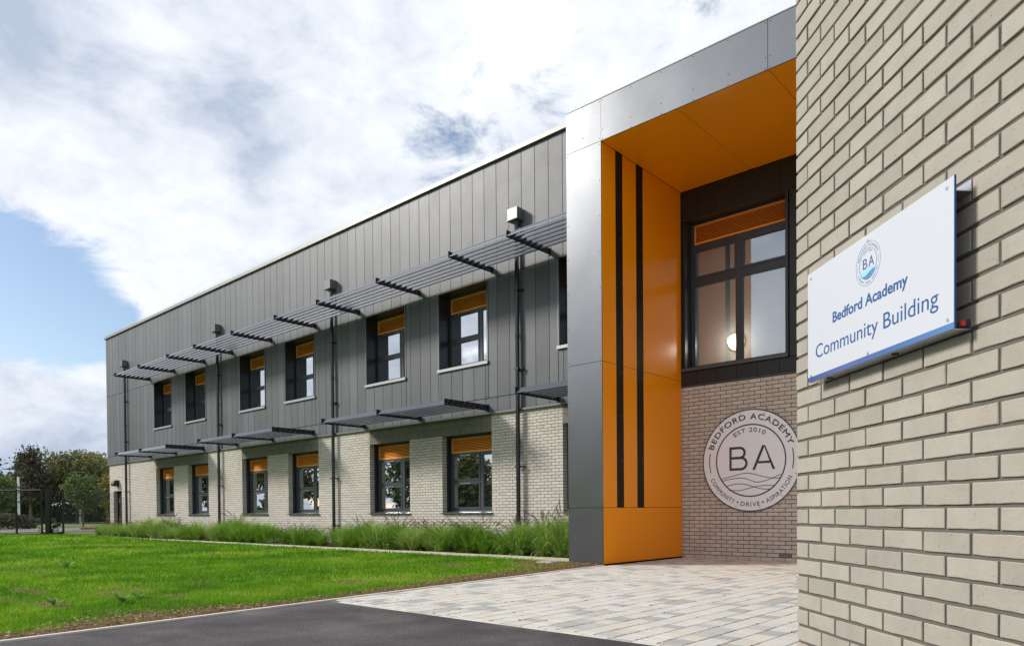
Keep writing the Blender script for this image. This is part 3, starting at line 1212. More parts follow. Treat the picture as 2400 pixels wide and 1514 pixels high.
for a, b in zip(GE[:-1], GE[1:]):
    a, b = max(a, PX1 + .01), min(b, -1.29)
    if b - a < .02: continue
    bpanel(a, b, 6.66, ZS - .01)
    bpanel(a, b, 3.405, 3.675)
    xa = max(a, -4.94)
    if b > -4.92: bpanel(xa, b, 3.68, 6.655)
m = MB()
m.box(PX1 + .003, YB - .012, 3.38, -1.3, YB + .05, 3.40)
m.build('flashing', SILL_DARK, BLD)
m = MB()
m.box(-7.6, YB + .031, 3.40, EO[0], YB + .3, ZT - .3)
m.box(EO[1] + .06, YB + .031, 3.40, -1.0, YB + .3, ZT - .3)
m.box(EO[0], YB + .031, 6.66, EO[1] + .06, YB + .3, ZT - .3)
m.box(EO[0], YB + .031, 3.40, EO[1] + .06, YB + .3, 3.69)
m.build('inner_wall', CORE, BLD)
# room behind
ROOMW = M('room_wall', (0.612, 0.586, 0.544), 0.8)
m = MB()
m.quad((-7.6, YB + 1.25, 3.5), (-3.0, YB + 1.25, 3.5), (-3.0, YB + 1.25, 7), (-7.6, YB + 1.25, 7))
m.quad((-7.6, YB + .31, 3.5), (-3.0, YB + .31, 3.5), (-3.0, YB + 1.25, 3.5), (-7.6, YB + 1.25, 3.5))
m.quad((-7.6, YB + .31, 7), (-7.6, YB + 1.25, 7), (-3.0, YB + 1.25, 7), (-3.0, YB + .31, 7))
m.quad((-7.6, YB + .31, 3.5), (-7.6, YB + 1.25, 3.5), (-7.6, YB + 1.25, 7), (-7.6, YB + .31, 7))
m.quad((-3.0, YB + .31, 3.5), (-3.0, YB + .31, 7), (-3.0, YB + 1.25, 7), (-3.0, YB + 1.25, 3.5))
m.build('room', ROOMW, BLD)


def emit(name, col, s):
    mt, t, b = nmat(name)
    b.inputs['Emission Color'].default_value = (*col, 1)
    b.inputs['Emission Strength'].default_value = s
    return mt


ye = YB + .26
m = MB()


def eb(x0, x1, z0, z1, y0=0.0, d=.07):
    m.box(x0, ye + y0, z0, x1, ye + d, z1)


eb(-7.0, -6.93, 3.74, 6.64)
eb(-5.06, -5.0, 3.74, 6.64)
eb(-6.93, -5.06, 6.60, 6.64)
eb(-6.93, -5.06, 3.74, 3.80)
eb(-6.93, -5.06, 6.12, 6.215)
eb(-6.045, -5.94, 3.80, 6.12, -.01)
eb(-6.93, -6.045, 5.41, 5.55)
eb(-5.94, -5.06, 5.41, 5.55)
ew = m.build('window', FRAME, BLD, label='big four pane entrance window in black panels')
for x0, x1, z0, z1, t in ((-6.93, -6.045, 5.55, 6.12, .04), (-5.94, -5.06, 5.55, 6.12, .04), (-6.93, -6.045, 3.80, 5.41, .018), (-5.94, -5.06, 3.80, 5.41, .018)):
    s = MB()
    s.box(x0, ye - .015, z0, x0 + t, ye + .05, z1)
    s.box(x1 - t, ye - .015, z0, x1, ye + .05, z1)
    s.box(x0 + t, ye - .015, z0, x1 - t, ye + .05, z0 + t)
    s.box(x0 + t, ye - .015, z1 - t, x1 - t, ye + .05, z1)
    s.build('sash', FRAME, ew)
    p = MB()
    p.box(x0 + t, ye + .02, z0 + t, x1 - t, ye + .03, z1 - t)
    p.build('pane', GLASS_E, ew)
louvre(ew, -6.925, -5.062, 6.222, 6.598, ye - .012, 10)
r = MB()
r.box(EO[0], YB - .006, EO[2], EO[0] + .02, ye + .05, EO[3])
r.box(EO[1], YB - .03, EO[2] - .02, EO[1] + .05, ye + .05, EO[3] + .015)
r.box(EO[0] + .02, YB + .002, 6.642, EO[1], ye + .05, 6.66)
r.build('reveal', REVEAL, ew)
s = MB()
s.box(EO[0] - .05, YB - .05, 3.68, EO[1] + .05, YB - .001, 3.735)
s.box(EO[0] + .02, YB - .001, 3.70, EO[1], ye + .03, 3.74)
s.build('sill', SILL_DARK, ew)
# round lamp on the room's wall
m = MB()
m.disc((-6.50, YB + 1.245, 4.40), .17, (0, -1, 0), .06, 24)
lamp = m.build('wall_lamp', emit('lamp_rim', (1, .80, .45), .9))
tag(lamp, 'round glowing wall lamp seen through the big entrance window', 'lamp')
m = MB()
m.disc((-6.50, YB + 1.18, 4.40), .115, (0, -1, 0), .01, 24)
m.build('lamp_glass', emit('lamp_glow', (1, .93, .75), 3.0), lamp)
ld = bpy.data.lights.new('lamp_light', 'POINT')
ld.energy = 9
ld.color = (1.0, .93, .84)
ld.shadow_soft_size = .12
lob_ = bpy.data.objects.new('lamp_light', ld)
lob_.location = (-6.50, YB + 1.02, 4.40)
link(lob_, lamp)

# ------------------------------------------------------------------ portico
POR = empty('entrance_portico', ((PX0 + -0.55) / 2, YP, 0))
tag(POR, 'tall boxy entrance portico in grey metal with orange lining and black strips', 'portico')
PR0, PR1 = -1.29, -0.551
Yb2 = YF - .01
G = .004
prv = MB()


def ppanel(name, mat, x0, y0, z0, x1, y1, z1, parent=POR, ax='y', label=None):
    m = MB()
    m.box(x0, y0, z0, x1, y1, z1)
    return m.build(name, mat, parent, label=label)


# inner cores
m = MB()
m.box(PX0 + .03, YP + .03, .02, PX1 - .03, Yb2, ZT - .03)
m.box(PR0 + .03, YP + .03, .02, PR1 - .03, Yb2, ZT - .03)
m.box(PX1 - .03, YP + .03, ZS + .03, PR0 + .03, Yb2, ZT - .03)
m.build('core', BLACK, POR)
for (a, b) in ((PX0, PX1), (PR0, PR1)):
    for z0, z1, mt in ((.02, ZK, GREY_BASE), (ZK, ZJ, GREY_METAL), (ZJ, ZS, GREY_METAL), (ZS, ZT, GREY_METAL)):
        ppanel('cladding_panel', mt, a, YP, z0 + G, b, YP + .02, z1 - G, label='dark charcoal plinth panel of the portico' if mt is GREY_BASE else None)
        n = max(1, round((z1 - z0) / .62))
        for i in range(n + 1):
            z = z0 + .05 + (z1 - z0 - .1) * i / n
            for x in (a + .03, b - .03):
                rivet(prv, x, YP, z, .008)
# outer sides
for z0, z1, mt in ((.02, ZK, GREY_BASE), (ZK, ZJ, GREY_METAL), (ZJ, ZS, GREY_METAL), (ZS, ZT, GREY_METAL)):
    ppanel('cladding_panel', mt, PX0, YP + .0205, z0 + G, PX0 + .02, Yb2, z1 - G)
    ppanel('cladding_panel', mt, PR1 - .02, YP + .0205, z0 + G, PR1, Yb2, z1 - G)
# header
for a, b in ((PX1, -4.192), (-4.192, PR0)):
    ppanel('cladding_panel', GREY_METAL, a + G, YP, ZS + G * .5, b - G, YP + .02, ZT - G)
    n = 5
    for i in range(n + 1):
        x = a + .035 + (b - a - .07) * i / n
        for z in (7.912, 7.412, 7.253):
            rivet(prv, x, YP, z, .008)
for x in (-7.47,):
    for z in (7.912, 7.407): rivet(prv, x, YP, z, .008)
prv.build('rivets', RIVET, POR, kind='stuff')
m = MB()
m.box(PX0 - .01, YP - .008, ZT - .003, PR1 + .01, Yb2, ZT + .012)
m.build('coping', COPING, POR)
# orange soffit panels
for a, b in ((PX1, -5.643), (-5.643, -4.185), (-4.185, -2.735), (-2.735, PR0)):
    ppanel('orange_panel', ORANGE, a + G, YP + .0205, ZS, b - G, YB - .004, ZS + .02)
# orange returns, split by two black strips
STR = ((10.616, 10.848), (11.28, 11.52))
for xa, xb in ((PX1 - .02, PX1), (PR0, PR0 + .02)):
    for z0, z1, spl in ((.02, ZK, False), (ZK, ZJ, True), (ZJ, ZS, True)):
        zz1 = z1 - G if z1 < ZS else z1 - .006
        if not spl:
            ppanel('orange_panel', ORANGE, xa, YP + .0205, z0 + G, xb, YB - .004, zz1)
        else:
            for ya, yb in ((YP + .0205, STR[0][0]), (STR[0][1], STR[1][0]), (STR[1][1], YB - .004)):
                ppanel('orange_panel', ORANGE, xa, ya, z0 + G, xb, yb, zz1)
    xm = xb if xa < -4 else xa
    sg = 1 if xa < -4 else -1
    for ya, yb in STR:
        m = MB()
        x0, x1 = sorted((xm - sg * .02, xm - sg * .006))
        m.box(x0, ya + .002, ZK + G, x1, yb - .002, ZS - .006)
        st = m.build('black_strip', BLACK, POR)
        bb = MB()
        z = ZK + .06
        while z < ZS:
            bb.disc((xm - sg * .006, yb - .05, z), .0055, (sg, 0, 0), .004, 6)
            z += .78
        bb.build('bolts', STEEL, st, kind='stuff')
m = MB()
for i in range(250):
    x = PX0 + .03 + i * .028
    if x > PR1: break
    s = (i % 3 - 1) * .03
    m.tube([(x, YP + .05, ZT + .012), (x + random.uniform(-.014, .014), YP + .05 + s, ZT + .012 + .105)], .0014, 3, False)
m.build('bird_spikes', SPIKE, POR, kind='stuff')

# ------------------------------------------------------------------ sun shades
YT = 11.669
blade_n = 0


def shade(name, label, xs, zb, endplates, group, nb=7):
    root = empty(name, (xs[0], YF, zb))
    tag(root, label, 'sun shade', group)
    H = .152
    arms = []
    for i, x in enumerate(xs):
        m = MB()
        m.box(x - .006, YT, zb, x + .006, YF - .012, zb + H)
        m.box(x - .05, YF - .012, zb - .02, x + .05, YF - .001, zb + H + .02)
        a = m.build('arm', BLACK_METAL, root)
        b = MB()
        for k in range(nb):
            y = YT + .07 + k * .185
            for dz, dy in ((.045, 0), (.11, .05)):
                b.disc((x + .006, y + dy, zb + dz), .011, (1, 0, 0), .007, 6)
        for y in (YF - .1, YF - .2):
            for z in (.035, .12): b.disc((x + .006, y, zb + z), .013, (1, 0, 0), .007, 6)
        b.build('bolts', STEEL, a, kind='stuff')
    for x0, x1 in zip(xs[:-1] if not endplates else xs[:-1], xs[1:]):
        L = x1 - x0 - .018
        for k in range(nb):
            y = YT + .02 + k * .185
            m = MB()
            xa, xb = x0 + .009, x0 + .009 + L
            t = .012
            # inclined blade: low outer edge, high inner edge, small return lips
            p = [(y, zb + .03), (y + .10, zb + .135), (y + .112, zb + .135), (y + .112, zb + .12), (y + .014, zb + .017), (y, zb + .017)]
            V = [(xa, q, z) for q, z in p] + [(xb, q, z) for q, z in p]
            n = len(p)
            m.add(V, [(i, (i + 1) % n, n + (i + 1) % n, n + i)[::-1] for i in range(n)] + [tuple(range(n)), tuple(range(2 * n - 1, n - 1, -1))])
            m.build('blade', BLADE, root)
    return root


UX = [-33.843, -31.236, -28.429, -26.098, -23.251, -20.457, -18.109, -15.303, -12.513, -10.651, -7.86]
shade('sun_shade', 'long grey slatted sun shade on black arms running over all the upper windows', UX, 6.95, False, 'sun shades over the windows')
gp = 'sun shades over the windows'
shade('sun_shade', 'short slatted sun shade over the two ground floor windows nearest the far door', [-33.86, -31.23, -28.61], 3.50, True, gp)
shade('sun_shade', 'short slatted sun shade over the middle pair of ground floor windows, between two downpipes', [-25.86, -23.26, -20.64], 3.50, True, gp)
shade('sun_shade', 'slatted sun shade over the two ground floor windows next to the portico downpipe', [-17.90, -15.325, -12.69], 3.50, True, gp)
shade('sun_shade', 'short slatted sun shade that runs into the side of the grey portico', [-10.42, -7.86], 3.50, True, gp)

# ------------------------------------------------------------------ downpipes
PIPES = [(-36.60, 'black downpipe with small hopper beside the far door'), (-27.15, 'black downpipe between the first and second ground floor sun shades from the far corner'),
         (-19.42, 'black downpipe running down between the two middle window pairs'), (-11.60, 'black downpipe with bright square hopper next to the grey portico')]
for x, lab in PIPES:
    root = empty('downpipe', (x, YF, 0))
    tag(root, lab, 'downpipe', 'downpipes on the facade')
    m = MB()
    yc = YF - .085
    for z0, z1 in ((.05, 2.6), (2.63, 5.2), (5.23, 7.96)):
        m.tube([(x, yc, z0), (x, yc, z1)], .052, 14)
    m.build('pipe', PIPE, root, smooth=False)
    m = MB()
    for z in (2.6, 5.2): m.tube([(x, yc, z - .05), (x, yc, z + .06)], .060, 14)
    m.build('socket', PIPE, root)
    h = MB()
    h.box(x - .155, YF - .24, 7.97, x + .155, YF - .015, 8.24)
    h.box(x - .175, YF - .26, 7.955, x + .175, YF - .012, 7.975)
    h.box(x - .06, YF - .15, 7.9, x + .06, YF - .03, 7.957)
    h.build('hopper', HOPPER, root)
    for z in (.54, 2.03, 4.4, 6.3):
        b = MB()
        yy = YBR if z < 3.3 else YF
        b.box(x - .062, yc - .058, z - .02, x + .062, yc + .055, z + .02)
        b.box(x + .06, yc, z - .018, x + .15, yy - .002, z + .018)
        b.build('bracket', BLACK_METAL, root)

# curved lamp over the far door
root = MB()
pts = [(0, 0), (-.12, .01), (-.22, -.05), (-.27, -.16), (-.28, -.24)]
lm = MB()
V = []
for w in (-.17, .17):
    for (dy, dz) in pts: V.append((-37.98 + w, YBR + dy - .002, 2.62 + dz))
    for (dy, dz) in [(0, -.3), (-.2, -.29)]: V.append((-37.98 + w, YBR + dy - .002, 2.62 + dz))
n = 7
order = [0, 1, 2, 3, 4, 6, 5]
lm.add(V, [tuple(order), tuple(i + n for i in order[::-1])] + [(order[(i + 1) % n], order[i], order[i] + n, order[(i + 1) % n] + n) for i in range(n)])
lo = lm.build('wall_light', BLACK_METAL)
tag(lo, 'small dark hooded wall light above the far door', 'light')

# ------------------------------------------------------------------ lettering helpers
def text_geo(body, size, offset=0.0, spacing=1.0):
    cu = bpy.data.curves.new('t', 'FONT')
    cu.body = body
    cu.size = size
    cu.offset = offset
    cu.space_character = spacing
    cu.resolution_u = 6
    o = bpy.data.objects.new('t', cu)
    COL.objects.link(o)
    bpy.context.view_layer.update()
    dg = bpy.context.evaluated_depsgraph_get()
    me = bpy.data.meshes.new_from_object(o.evaluated_get(dg))
    V = np.array([v.co[:2] for v in me.vertices])
    F = [tuple(p.vertices) for p in me.polygons]
    bpy.data.objects.remove(o)
    bpy.data.meshes.remove(me)
    return V, F


def flat_text(body, x0, x1, z0, cap, offset=0.0, spacing=1.0):
    """text fitted between x0 and x1 with baseline z0 and capital height cap"""
    V, F = text_geo(body, 1.0, offset / max(cap, 1e-6) * 0.7, spacing)
    V = V.copy()
    w = V[:, 0].max() - V[:, 0].min()
    Vc, _ = text_geo('H', 1.0)
    hc = Vc[:, 1].max()
    V[:, 0] = (V[:, 0] - V[:, 0].min()) * (x1 - x0) / w + x0
    V[:, 1] = V[:, 1] * cap / hc + z0
    return V, F


def arc_text(body, cx, cz, r, a0, a1, cap, inward=False, offset=0.0, spacing=1.15):
    """text bent round a circle from angle a0 to a1 (degrees); r is the radius of the baseline"""
    V, F = flat_text(body, 0, 1, 0, cap, offset, spacing)
    a = np.radians(a0 + (a1 - a0) * V[:, 0])
    rr = r - V[:, 1] if inward else r + V[:, 1]
    return np.stack([cx + rr * np.cos(a), cz + rr * np.sin(a)], 1), F


def arc_band(cx, cz, r0, r1, a0, a1, n=64):
    m = []
    F = []
    for i in range(n + 1):
        a = math.radians(a0 + (a1 - a0) * i / n)
        m += [(cx + r0 * math.cos(a), cz + r0 * math.sin(a)), (cx + r1 * math.cos(a), cz + r1 * math.sin(a))]
        if i < n:
            k = 2 * i
            F.append((k, k + 1, k + 3, k + 2))
    return np.array(m), F


def line_band(pts, w):
    m = []
    F = []
    for i, p in enumerate(pts):
        q0, q1 = pts[max(i - 1, 0)], pts[min(i + 1, len(pts) - 1)]
        d = np.array(q1) - np.array(q0)
        d = d / np.linalg.norm(d)
        nrm = np.array([-d[1], d[0]]) * w / 2
        m += [tuple(np.array(p) + nrm), tuple(np.array(p) - nrm)]
        if i: k = 2 * i; F.append((k - 2, k - 1, k + 1, k))
    return np.array(m), F


def print2d(name, geos, y, mat, parent, local=False, **t):
    m = MB()
    for i_, (V, F) in enumerate(geos):
        b = [(float(p[0]), y - .00015 * i_, float(p[1])) for p in V]
        m.add(b, [tuple(f) for f in F])
    return m.build(name, mat, parent, local=local, **t)


def smooth_line(pts, n=40):
    pts = np.array(pts)
    tt = np.linspace(0, len(pts) - 1, n)
    out = []
    for t in tt:
        i = min(int(t), len(pts) - 2)
        f = t - i
        p0, p1, p2, p3 = pts[max(i - 1, 0)], pts[i], pts[i + 1], pts[min(i + 2, len(pts) - 1)]
        out.append(0.5 * ((2 * p1) + (-p0 + p2) * f + (2 * p0 - 5 * p1 + 4 * p2 - p3) * f * f + (-p0 + 3 * p1 - 3 * p2 + p3) * f ** 3))
    return out


# ------------------------------------------------------------------ round sign in the recess
cx, cz, RR = -5.664, 1.857, 0.949
m = MB()
m.disc((cx, YB - .012, cz), RR, (0, -1, 0), .02, 96)
rs = m.build('round_sign', WHITE_R)
tag(rs, 'big white round academy sign with BA letters on the recessed brick wall', 'sign')
ys = YB - .0335
print2d('border', [arc_band(cx, cz, .932, .952, 0, 360, 128)], ys, NAVY, rs)
print2d('ring', [arc_band(cx, cz, .654, .678, 0, 360, 128)], ys, NAVY, rs)
print2d('side_dash', [arc_band(cx, cz, .80, .818, 168, 195, 24)], ys, NAVY, rs)
print2d('side_dash', [arc_band(cx, cz, .80, .818, 13, -13, 24)], ys, NAVY, rs)
print2d('lettering', [arc_text('BEDFORD ACADEMY', cx, cz, .765 + a_, 162 + b_, 19 + b_, .100, False, 0) for a_, b_ in ((0, 0), (.004, .22), (-.003, -.22))], ys, CHARC, rs, kind='stuff')
for w_, a_, b_ in (('COMMUNITY', 203, 248), ('DRIVE', 257, 283), ('ASPIRATION', 292, 337)):
    print2d('lettering', [arc_text(w_, cx, cz, .855 + q_, a_ + p_, b_ + p_, .078, True, 0) for q_, p_ in ((0, 0), (.003, .16))], ys, CHARC, rs, kind='stuff')
dots = []
for a in (252.5, 287.5):
    dots.append(arc_band(cx + .812 * math.cos(math.radians(a)), cz + .812 * math.sin(math.radians(a)), 0.0, .018, 0, 360, 14))
print2d('dot', dots, ys, CHARC, rs)
print2d('lettering', [arc_text('EST 2010', cx, cz, .53 + q_, 123 + p_, 59 + p_, .078, False, 0) for q_, p_ in ((0, 0), (.003, .25))], ys, CHARC, rs, kind='stuff')
zb0, hb, sw = cz - .178, .445, .046
bx = cx - .405
gB = [(np.array([(bx, zb0), (bx + sw, zb0), (bx + sw, zb0 + hb), (bx, zb0 + hb)]), [(0, 1, 2, 3)])]
for z0_, z1_, xr in ((zb0 + hb / 2 - sw / 2 + .012, zb0 + hb, .325), (zb0, zb0 + hb / 2 + sw / 2 + .012, .36)):
    rr_ = (z1_ - z0_) / 2
    zc_ = (z0_ + z1_) / 2
    xc_ = bx + xr - rr_
    gB.append(arc_band(xc_, zc_, rr_ - sw, rr_, -90, 90, 24))
    for za_ in (z0_, z1_ - sw):
        gB.append((np.array([(bx + sw, za_), (xc_, za_), (xc_, za_ + sw), (bx + sw, za_ + sw)]), [(0, 1, 2, 3)]))
print2d('letter', gB, ys, CHARC, rs)
ax0, ax1 = cx + .045, cx + .475
am = (ax0 + ax1) / 2
hw_ = .027
gA = [(np.array([(ax0, zb0), (ax0 + .05, zb0), (am + hw_, zb0 + hb), (am - hw_, zb0 + hb)]), [(0, 1, 2, 3)]),
      (np.array([(ax1 - .05, zb0), (ax1, zb0), (am + hw_, zb0 + hb), (am - hw_ + .03, zb0 + hb)]), [(0, 1, 2, 3)]),
      (np.array([(ax0 + .09, zb0 + .115), (ax1 - .09, zb0 + .115), (ax1 - .105, zb0 + .115 + sw * .9), (ax0 + .105, zb0 + .115 + sw * .9)]), [(0, 1, 2, 3)])]
print2d('letter', gA, ys, CHARC, rs)
wv = [[(-.58, -.335), (-.36, -.285), (-.05, -.235), (.28, -.315), (.48, -.345), (.56, -.34)],
      [(-.555, -.375), (-.38, -.335), (-.12, -.325), (.12, -.405), (.32, -.375), (.58, -.28)],
      [(-.48, -.475), (-.3, -.435), (-.1, -.44), (.18, -.525), (.4, -.545)],
      [(-.41, -.545), (-.2, -.555), (.05, -.50), (.25, -.475), (.47, -.48)]]
for ln in wv:
    print2d('wave_line', [line_band(smooth_line([(cx + a, cz + b) for a, b in ln]), .013)], ys, CHARC, rs)
b = MB()
for k in range(12):
    a = math.radians(12 + 30 * k)
    b.disc((cx + .895 * math.cos(a), YB - .032, cz + .895 * math.sin(a)), .009, (0, -1, 0), .004, 8)
b.build('fixing', RIVET, rs, kind='stuff')

# ------------------------------------------------------------------ near brick wing
WRZ = math.atan2(dW.y, dW.x)
WING = empty('brick_wing', (NXv, NYv, 0), WRZ)
tag(WING, 'close cream brick wall of another wing with a white academy sign on it', 'building')
m = MB()
m.box(.006, .006, 0, 3.2, 4.0, 6.0)
m.build('mortar', MORTAR, WING, local=True)
NZ0 = .9443 + .005
cellw = {}
cand = []
for n in range(-13, 68):
    za, zb = NZ0 + .075 * n + .005 - .005, NZ0 + .075 * n + .065
    if za < 0: continue
    stretcher = (n % 2 == 0)
    js = [0.0]
    j = .220 if stretcher else .1075
    while j < 3.2:
        js.append(j)
        j += .225
    for a, b in zip(js[:-1], js[1:]):
        cand.append((a + (.005 if a > 0 else 0), b - .005, za, zb))


def wing_px(t, z):
    p = Vector((NXv, NYv, 0)) + dW * t
    return cam_px(p.x, p.y, z)


def in_view(c):
    for t in (c[0], c[1]):
        for z in (c[2], c[3]):
            q = wing_px(t, z)
            if q is None: return False
            if 1800 < q[0] < 2420 and -20 < q[1] < 1540: return True
    return False


def worn_brick(hw, dep, quoin):
    """brick with a slightly ragged outline and a worn arris"""
    q = MB()
    h = .0325
    ring = []
    j = lambda k=.0011: random.uniform(-k, k)
    for i in range(4): ring.append((-hw + 2 * hw * i / 4 + (j(.01) if i else 0), -h + j()))
    ring.append((hw + j(), -h + j()))
    for i in range(1, 4): ring.append((hw - 2 * hw * (i - 1) / 3 + (j(.01) if i > 1 else 0), h + j()))
    ring.append((-hw + (0 if quoin else j()), h + j()))
    ring[0] = (-hw + (0 if quoin else j()), -h + j())
    n = len(ring)
    b = [random.uniform(.0012, .0032) for _ in ring]
    V = []
    for (x, z), w in zip(ring, b):
        V.append((x - math.copysign(min(w, abs(x)), x) * (1 if abs(x) > hw * .9 else 0), 0, z - math.copysign(w, z)))
    V += [(x, w, z) for (x, z), w in zip(ring, b)]
    V += [(x, dep, z) for (x, z) in ring]
    F = [tuple(range(n))]
    for i in range(n):
        k = (i + 1) % n
        F.append((i + n, k + n, k, i))
        F.append((i + 2 * n, k + 2 * n, k + n, i + n))
    q.add(V, F)
    return q


wrest = MB()
cnt = 0
vis_c = sorted([c for c in cand if in_view(c)], key=lambda c: cam_depth(*(Vector((NXv, NYv, 0)) + dW * c[0]).xy))
keep = set(id(c) for c in vis_c[:298])
for c in cand:
    a, b, za, zb = c
    if id(c) in keep:
        key = (round(b - a, 3), a == 0)
        if key not in cellw:
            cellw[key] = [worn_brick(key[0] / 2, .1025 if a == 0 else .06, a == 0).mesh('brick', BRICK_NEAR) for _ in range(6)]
        o = bpy.data.objects.new('brick', random.choice(cellw[key]))
        o.location = ((a + b) / 2, random.uniform(-.0016, .0010), (za + zb) / 2 + random.uniform(-.0008, .0008))
        o.rotation_euler = (random.uniform(-.006, .006), random.uniform(-.0045, .0045), random.uniform(-.004, .004))
        o.scale = (random.uniform(.984, 1.0), 1, random.uniform(.945, .985))
        link(o, WING, local=True)
    else:
        wrest.box(a, 0, za, b, .06, zb)
for n in range(-13, 68):                      # return face round the corner
    za, zb = NZ0 + .075 * n, NZ0 + .075 * n + .065
    if za < 0: continue
    y = .11 if n % 2 else .22
    while y < 3.9:
        wrest.box(0, y, za, .06, y + .215, zb)
        y += .225
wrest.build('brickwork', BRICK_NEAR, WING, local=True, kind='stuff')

# wall sign on the wing (local: x along the wall, -y out of it)
SG = empty('wall_sign', tuple(Vector((NXv, NYv, 0)) + dW * .68 + Vector((0, 0, 1.47))), WRZ)
tag(SG, 'white rectangular academy sign with blue lettering standing off the near brick wall', 'sign')
t0, t1, s0, s1 = .2335, 1.1315, 1.4685, 1.917
OX, OZ = .68, 1.47
m = MB()
m.box(t0 - OX, -.062, s0 - OZ, t1 - OX, -.058, s1 - OZ)
m.build('sign_panel', WHITE, SG, local=True)
m = MB()
m.box(t1 - OX, -.0625, s0 - OZ, t1 - OX + .0035, -.0575, s1 - OZ)
m.build('edge_strip', BLUE_T, SG, local=True)
yl = -.0625


def loc(gs):
    return [(np.array(V) - np.array([OX, OZ]), F) for V, F in gs]


# blue band whose tone changes along its length
bm, t, b = nmat('blue_band')
tcn = t.nodes.new('ShaderNodeTexCoord')
sx = t.nodes.new('ShaderNodeSeparateXYZ')
t.links.new(tcn.outputs['Generated'], sx.inputs[0])
t.links.new(ramp(t, sx.outputs[0], [(0, (0.045, 0.075, 0.25)), (0.3, (0.09, 0.12, 0.33)), (0.62, (0.055, 0.13, 0.33)), (1, (0.09, 0.20, 0.43))]), b.inputs['Base Color'])
b.inputs['Roughness'].default_value = .35
print2d('blue_band', loc([(np.array([(t0, s0), (t1, s0), (t1, s0 + .019), (t0, s0 + .019)]), [(0, 1, 2, 3)])]), yl, bm, SG, local=True)
print2d('lettering', loc([flat_text('Bedford Academy', .436, .912, 1.667, .0385, .0013)]), yl, BLUE_T, SG, local=True)
print2d('lettering', loc([flat_text('Community Building', .301, 1.062, 1.556, .0535, .0)]), yl, BLUE_T, SG, local=True)
ex, ez = .681, 1.813
print2d('emblem_ring', loc([arc_band(ex, ez, .0762, .0775, 0, 360, 90), arc_band(ex, ez, .0533, .0550, 0, 360, 90)]), yl, BLUE_LINE, SG, local=True)
print2d('emblem_lettering', loc([arc_text('BEDFORD ACADEMY', ex, ez, .0610, 160, 20, .0085), arc_text('COMMUNITY', ex, ez, .0695, 203, 248, .0065, True), arc_text('DRIVE', ex, ez, .0695, 257, 283, .0065, True), arc_text('ASPIRATION', ex, ez, .0695, 292, 337, .0065, True),
                                  arc_text('EST 2010', ex, ez, .0430, 122, 58, .006), arc_band(ex, ez, .065, .066, 168, 194, 12), arc_band(ex, ez, .065, .066, 12, -14, 12)]), yl, BLUE_LINE, SG, local=True)
print2d('emblem_lettering', loc([flat_text('B', ex - .032, ex - .004, ez - .014, .036), flat_text('A', ex + .004, ex + .038, ez - .014, .036)]), yl, BLUE_T, SG, local=True)


def segfill(top, r):
    """area inside the circle below a curve"""
    pts = []
    V = []
    F = []
    n = 40
    for i in range(n + 1):
        x = -r + 2 * r * i / n
        lo = -math.sqrt(max(r * r - x * x, 0))
        hi = max(min(top(x / r) * r, -lo), lo)
        V += [(ex + x, ez + lo), (ex + x, ez + hi)]
        if i: k = 2 * i; F.append((k - 2, k, k + 1, k - 1))
    return np.array(V), F


print2d('emblem_wave', loc([segfill(lambda u: -.36 + .06 * math.sin(3 * u + 1.0), .0532)]), yl + .0002, CYAN, SG, local=True)
print2d('emblem_wave', loc([segfill(lambda u: -.62 + .12 * math.sin(3.2 * u - .3), .0532)]), yl, MIDBLUE, SG, local=True)
m = MB()
for (a, z) in ((.262, 1.893), (.68, 1.893), (1.10, 1.893), (.262, 1.492), (.68, 1.494), (1.104, 1.50)):
    m.disc((a - OX, -.0622, z - OZ), .006, (0, -1, 0), .0015, 12)
m.build('screws', STEEL, SG, local=True, kind='stuff')
for z0 in (s1 - .042, s0 - .002):
    m = MB()
    m.box(t0 + .01 - OX, -.058, z0 - OZ, t1 - .008 - OX, -.055, z0 + .035 - OZ)
    m.box(t0 + .01 - OX, -.055, z0 - OZ, t1 - .008 - OX, -.001, z0 + .003 - OZ)
    m.box(t0 + .01 - OX, -.004, z0 + .003 - OZ, t1 - .008 - OX, -.001, z0 + .035 - OZ)
    m.build('rail', STEEL, SG, local=True)
m = MB()
for a in (.36, .80):
    m.disc((a - OX, -.035, s0 - .0025 - OZ), .012, (0, 0, -1), .004, 12)
m.build('fixing', RIVET, SG, local=True, kind='stuff')
m = MB()
m.disc((t1 - .012 - OX, -.03, s0 + .017 - OZ), .009, (1, 0, 0), .008, 12)
m.build('red_cap', RED, SG, local=True)

